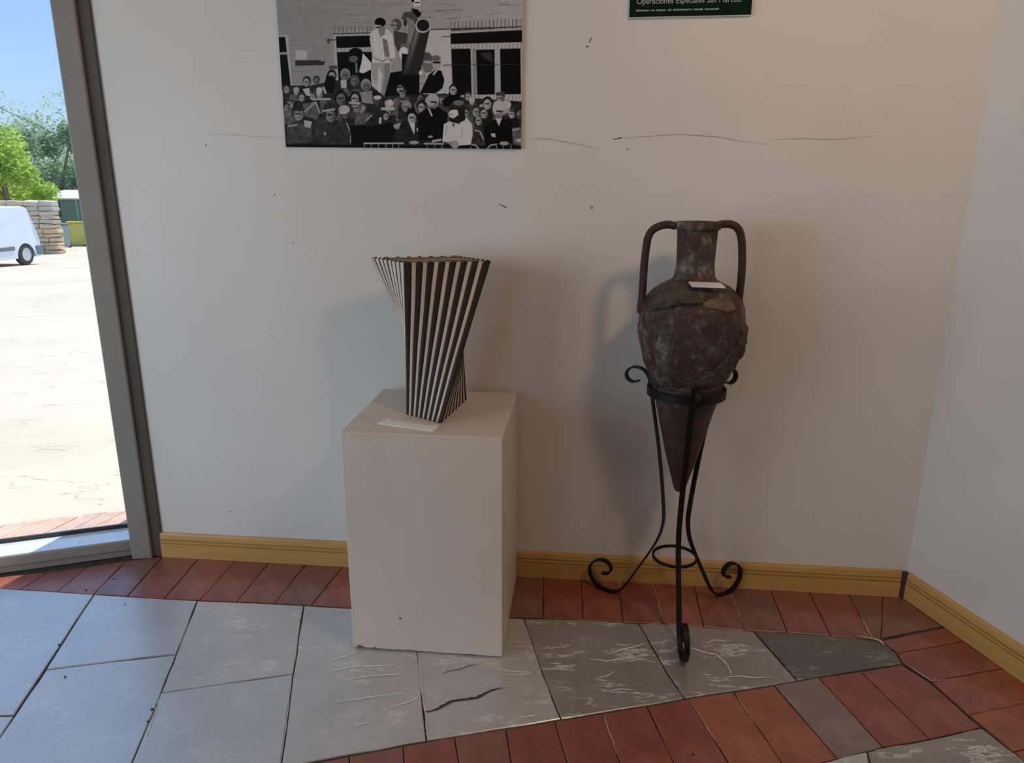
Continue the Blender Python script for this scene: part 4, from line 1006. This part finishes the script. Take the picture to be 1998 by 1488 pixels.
# rough stone wall behind the van, every stone laid
sw = empty('stone_wall', (-20.2, 30.8, gz(0, 30.8))); tag(sw, 'rough tan stone yard wall ending beside the green shelter', 'wall')
M_st = []
for k, (a, b) in enumerate((((0.62, 0.44, 0.26), (0.74, 0.56, 0.36)), ((0.58, 0.43, 0.29), (0.70, 0.55, 0.40)), ((0.52, 0.44, 0.36), (0.64, 0.56, 0.46)))):
    M_st.append(simple('field_stone_%s' % ('ochre', 'tan', 'grey')[k], a, b, 3, 0.9, 0.5, 12, dist=0.03))
smesh = []
for k in range(7):
    bm = bmesh.new(); bmesh.ops.create_cube(bm, size=1.0); bmesh.ops.bevel(bm, geom=list(bm.edges), offset=0.12, segments=1, affect='EDGES')
    for v_ in bm.verts: v_.co += Vector((rnd.uniform(-0.06, 0.06), rnd.uniform(-0.06, 0.06), rnd.uniform(-0.06, 0.06)))
    me = bpy.data.meshes.new('stone'); bm.to_mesh(me); bm.free(); me.materials.append(M_st[k % 3]); smesh.append(me)
WL = 1.12
z = 0.0; crs = 0
while z < 2.12:
    h_ = rnd.uniform(0.15, 0.23); x = WL - rnd.uniform(-0.04, 0.06)
    while x > -2.6:
        w_ = rnd.uniform(0.3, 0.75)
        o = bpy.data.objects.new('stone', smesh[rnd.randrange(7)]); col.objects.link(o); o.parent = sw
        low = z / 2.1; idx = rnd.choice([0, 3, 6] if low < 0.45 else [1, 4, 2, 5]); o.data = smesh[idx]
        o.location = (x - w_ / 2, rnd.uniform(-0.02, 0.02), z + h_ / 2); o.scale = (w_ * 0.985, 0.5, h_ * 0.93); o.rotation_euler = (rnd.uniform(-0.05, 0.05), rnd.uniform(-0.07, 0.07), rnd.uniform(-0.05, 0.05))
        x -= w_
    z += h_
prism_v = [(-2.5, -0.18), (WL - 0.15, -0.18), (WL - 0.15, 0.18), (-2.5, 0.18)]
prism('mortar_core', prism_v, -0.2, 2.05, simple('earth_mortar', (0.26, 0.19, 0.12), (0.34, 0.26, 0.18), 6, 0.95), sw)

# shelter and bins beyond the wall
YS = 40.0; gs = gz(0, YS); sxp = -0.606 * YS
sh = empty('kiosk_shelter', (sxp, YS + 1.2, gz(0, YS + 1.2))); tag(sh, 'green glazed shelter with rounded white roof beyond the stone wall', 'shelter')
M_kg = simple('green_tinted_glazing', (0.07, 0.14, 0.12), (0.11, 0.20, 0.17), 1.5, 0.25)
M_kw = simple('white_roof_sheet', (0.75, 0.78, 0.78), None, rough=0.5)
M_kf = simple('pale_green_frame', (0.30, 0.42, 0.36), None, rough=0.5)
for i in range(4):
    box('glazing_panel', (-1.0 + i * 0.95, -0.03, 0.75), (-1.0 + i * 0.95 + 0.88, 0.03, 2.55), M_kg, sh)
    box('frame_upright', (-1.0 + i * 0.95 + 0.88, -0.05, 0.0), (-1.0 + i * 0.95 + 0.95, 0.05, 2.6), M_kf, sh)
box('lower_panel', (-1.0, -0.04, 0.0), (2.8, 0.04, 0.75), simple('kiosk_grey_panel', (0.22, 0.26, 0.30), None), sh)
box('end_wall', (-1.0, 0, 0.0), (-0.92, 2.2, 2.6), M_kg, sh)
V, F = [], []; K = 9
for xx in (-1.3, 3.1):
    for i in range(K):
        t = i / (K - 1); V.append((xx, -0.3 + 2.8 * t, 2.6 + 0.42 * math.sin(math.pi * t) + 0.02))
    for i in range(K):
        t = i / (K - 1); V.append((xx, -0.3 + 2.8 * t, 2.55 + 0.30 * math.sin(math.pi * t) - 0.0))
for i in range(K - 1):
    F += [(i, i + 1, 2 * K + i + 1, 2 * K + i), (K + i, 3 * K + i, 3 * K + i + 1, K + i + 1), (i, K + i, K + i + 1, i + 1), (2 * K + i, 2 * K + i + 1, 3 * K + i + 1, 3 * K + i)]
F += [(0, 2 * K, 3 * K, K), (K - 1, 2 * K - 1, 4 * K - 1, 3 * K - 1)]
mesh_obj('roof', V, F, M_kw, sh)
def container(px0, px1, top_h, mat, lab, Yc, lidm):
    x0 = ray(px0, 478)[0] / ray(px0, 478)[1] * Yc; x1 = ray(px1, 478)[0] / ray(px1, 478)[1] * Yc
    c = empty('waste_container', ((x0 + x1) / 2, Yc, gz(0, Yc)), math.radians(33)); tag(c, lab, 'container'); w = (x1 - x0) / 2 * 1.15
    bm = bmesh.new()
    v = [bm.verts.new(p) for p in ((-w * .9, -.3, .06), (w * .9, -.3, .06), (w * .9, .3, .06), (-w * .9, .3, .06), (-w, -.34, top_h), (w, -.34, top_h), (w, .34, top_h), (-w, .34, top_h))]
    for f in ((3, 2, 1, 0), (4, 5, 6, 7), (0, 1, 5, 4), (1, 2, 6, 5), (2, 3, 7, 6), (3, 0, 4, 7)): bm.faces.new([v[i] for i in f])
    bmesh.ops.bevel(bm, geom=list(bm.edges), offset=0.04, segments=2, affect='EDGES'); bm_obj('bin_body', bm, mat, c)
    box('lid', (-w * 1.03, -.36, top_h), (w * 1.03, .36, top_h + 0.10), lidm, c, 0.04, 2)
    for sx_ in (-1, 1): box('foot', (sx_ * w * .75 - .06, -.26, 0), (sx_ * w * .75 + .06, .26, .065), M_tyre, c)
container(122, 136, 1.15, simple('blue_grey_bin', (0.33, 0.42, 0.47), None, rough=0.4), 'blue grey waste container standing in front of the shelter', 38.4, simple('grey_bin_lid', (0.20, 0.23, 0.26), None))
container(141, 165, 1.25, simple('yellow_bin', (0.60, 0.52, 0.10), (0.52, 0.50, 0.16), 2, 0.5), 'yellow waste container next to the blue grey one', 40.3, simple('yellow_bin_lid', (0.55, 0.47, 0.08), None))

# trees: real leaves on real branches
def leaf_mat(name, c1, c2):
    m, nt, b = new_mat(name); oi = noise_tex(nt, 1.3, 3)
    nt.links.new(ramp(nt, oi, [(0.35, c1), (0.65, c2)]), b.inputs['Base Color']); b.inputs['Roughness'].default_value = 0.7
    b.inputs['Transmission Weight'].default_value = 0.0
    tr = nt.nodes.new('ShaderNodeBsdfTranslucent'); tr.inputs[0].default_value = (*[min(1, x * 1.5) for x in c2], 1)
    mx = nt.nodes.new('ShaderNodeMixShader'); mx.inputs[0].default_value = 0.45; o = nt.nodes['Material Output']
    nt.links.new(b.outputs[0], mx.inputs[1]); nt.links.new(tr.outputs[0], mx.inputs[2]); nt.links.new(mx.outputs[0], o.inputs[0]); return m
M_bark = simple('tree_bark', (0.16, 0.12, 0.09), (0.24, 0.19, 0.15), 8, 0.9)
def tree(name, label, x, Y, h, rx, rz_, n, leaf, mat, low=0.15, dens=1.0, seed=1, branches=9):
    r_ = random.Random(seed); base = gz(0, Y); t = empty(name, (x, Y, base)); tag(t, label, 'tree', 'trees beyond the yard wall')
    blobs = []
    for k in range(branches * 2):
        a = r_.uniform(0, 6.28); u = r_.uniform(0, 1) ** 0.5
        zz = h * (low + (1 - low) * r_.uniform(0.12, 0.92)); k_ = math.sqrt(max(0.1, 1 - ((zz / h - 0.5) / 0.62) ** 2))
        blobs.append((rx * 0.75 * u * math.cos(a) * k_, rx * 0.75 * u * math.sin(a) * k_, zz, rx * r_.uniform(0.28, 0.5)))
    V, F = [], []
    for i in range(n):
        bx_, by_, bz_, br_ = blobs[i % len(blobs)]
        d = Vector((r_.gauss(0, 1), r_.gauss(0, 1), r_.gauss(0, 1))).normalized() * br_ * r_.uniform(0.35, 1.0)
        c = Vector((bx_, by_, bz_)) + Vector((d.x, d.y, d.z * rz_))
        a = Vector((r_.gauss(0, 1), r_.gauss(0, 1), r_.gauss(0, 0.6))).normalized(); b = a.cross(Vector((r_.gauss(0, 1), r_.gauss(0, 1), r_.gauss(0, 1)))).normalized()
        s = leaf * r_.uniform(0.6, 1.3); k = len(V)
        V += [c - a * s, c + b * s * 0.5, c + a * s, c - b * s * 0.5]; F.append((k, k + 1, k + 2, k + 3))
    o = mesh_obj('foliage', V, F, mat, t); o['kind'] = 'stuff'
    V, F = [], []
    def limb(p, q, r0, r1):
        d = (q - p).normalized(); a = d.orthogonal().normalized(); b = d.cross(a); k = len(V)
        for (c, r) in ((p, r0), (q, r1)):
            for j in range(6): V.append(c + (a * math.cos(j * 1.0472) + b * math.sin(j * 1.0472)) * r)
        for j in range(6): F.append((k + j, k + (j + 1) % 6, k + 6 + (j + 1) % 6, k + 6 + j))
    limb(Vector((0, 0, -0.1)), Vector((0, 0, h * 0.5)), rx * 0.07, rx * 0.045)
    for (bx_, by_, bz_, br_) in blobs[:branches]: limb(Vector((0, 0, min(bz_ * 0.6, h * 0.5))), Vector((bx_, by_, bz_)), rx * 0.035, rx * 0.012)
    mesh_obj('trunk', V, F, M_bark, t)
M_lb = leaf_mat('bright_leaves', (0.20, 0.33, 0.05), (0.38, 0.50, 0.11))
M_ld = leaf_mat('grey_green_leaves', (0.10, 0.17, 0.10), (0.20, 0.29, 0.17))
M_lp = leaf_mat('pale_leaves', (0.22, 0.31, 0.18), (0.34, 0.42, 0.26))
tree('leafy_tree', 'bright yellow green leafy tree right behind the stone wall', -24.6, 36, 5.6, 2.3, 0.9, 9000, 0.13, M_lb, 0.05, seed=3)
tree('leafy_tree', 'dark grey green tree behind the bright leafy one', -28.5, 47, 7.2, 3.2, 0.9, 9000, 0.16, M_ld, 0.05, seed=8)
tree('leafy_tree', 'tall airy pale tree with open branches against the sky', -34.2, 54, 9.6, 4.6, 0.8, 11000, 0.12, M_lp, 0.2, seed=12, branches=18)
tree('leafy_tree', 'low dense green tree beside the white roofed shelter', -39.5, 66, 6.4, 4.2, 0.8, 8000, 0.18, M_ld, 0.0, seed=15)
tree('leafy_tree', 'broad green tree further along the yard wall', -31.5, 37, 6.2, 3.6, 0.9, 9000, 0.15, M_lb, 0.05, seed=21)
# overhead cables
M_cab = simple('black_cable', (0.03, 0.03, 0.035), None, rough=0.6)
def cable(p, q, sag, r, label):
    P = [np.array(p) + (np.array(q) - np.array(p)) * t - np.array([0, 0, sag * 4 * t * (1 - t)]) for t in np.linspace(0, 1, 14)]
    V, F = [], []
    for c in P:
        for k in range(5): V.append(c + np.array([0, r * math.cos(k * 1.2566), r * math.sin(k * 1.2566)]))
    for i in range(len(P) - 1):
        for k in range(5): F.append((5 * i + k, 5 * i + (k + 1) % 5, 5 * i + 5 + (k + 1) % 5, 5 * i + 5 + k))
    tag(mesh_obj('overhead_cable', V, F, M_cab), label, 'cable')
a, b = atY(5, 200, 26), atY(135, 262, 34); d = b - a
cable(a - d * 1.2, b + d * 1.2, 0.25, 0.014, 'upper black overhead cable crossing the sky above the trees')
a, b = atY(5, 262, 30), atY(140, 270, 40); d = b - a
cable(a - d, b + d, 0.2, 0.014, 'lower black overhead cable running through the treetops')
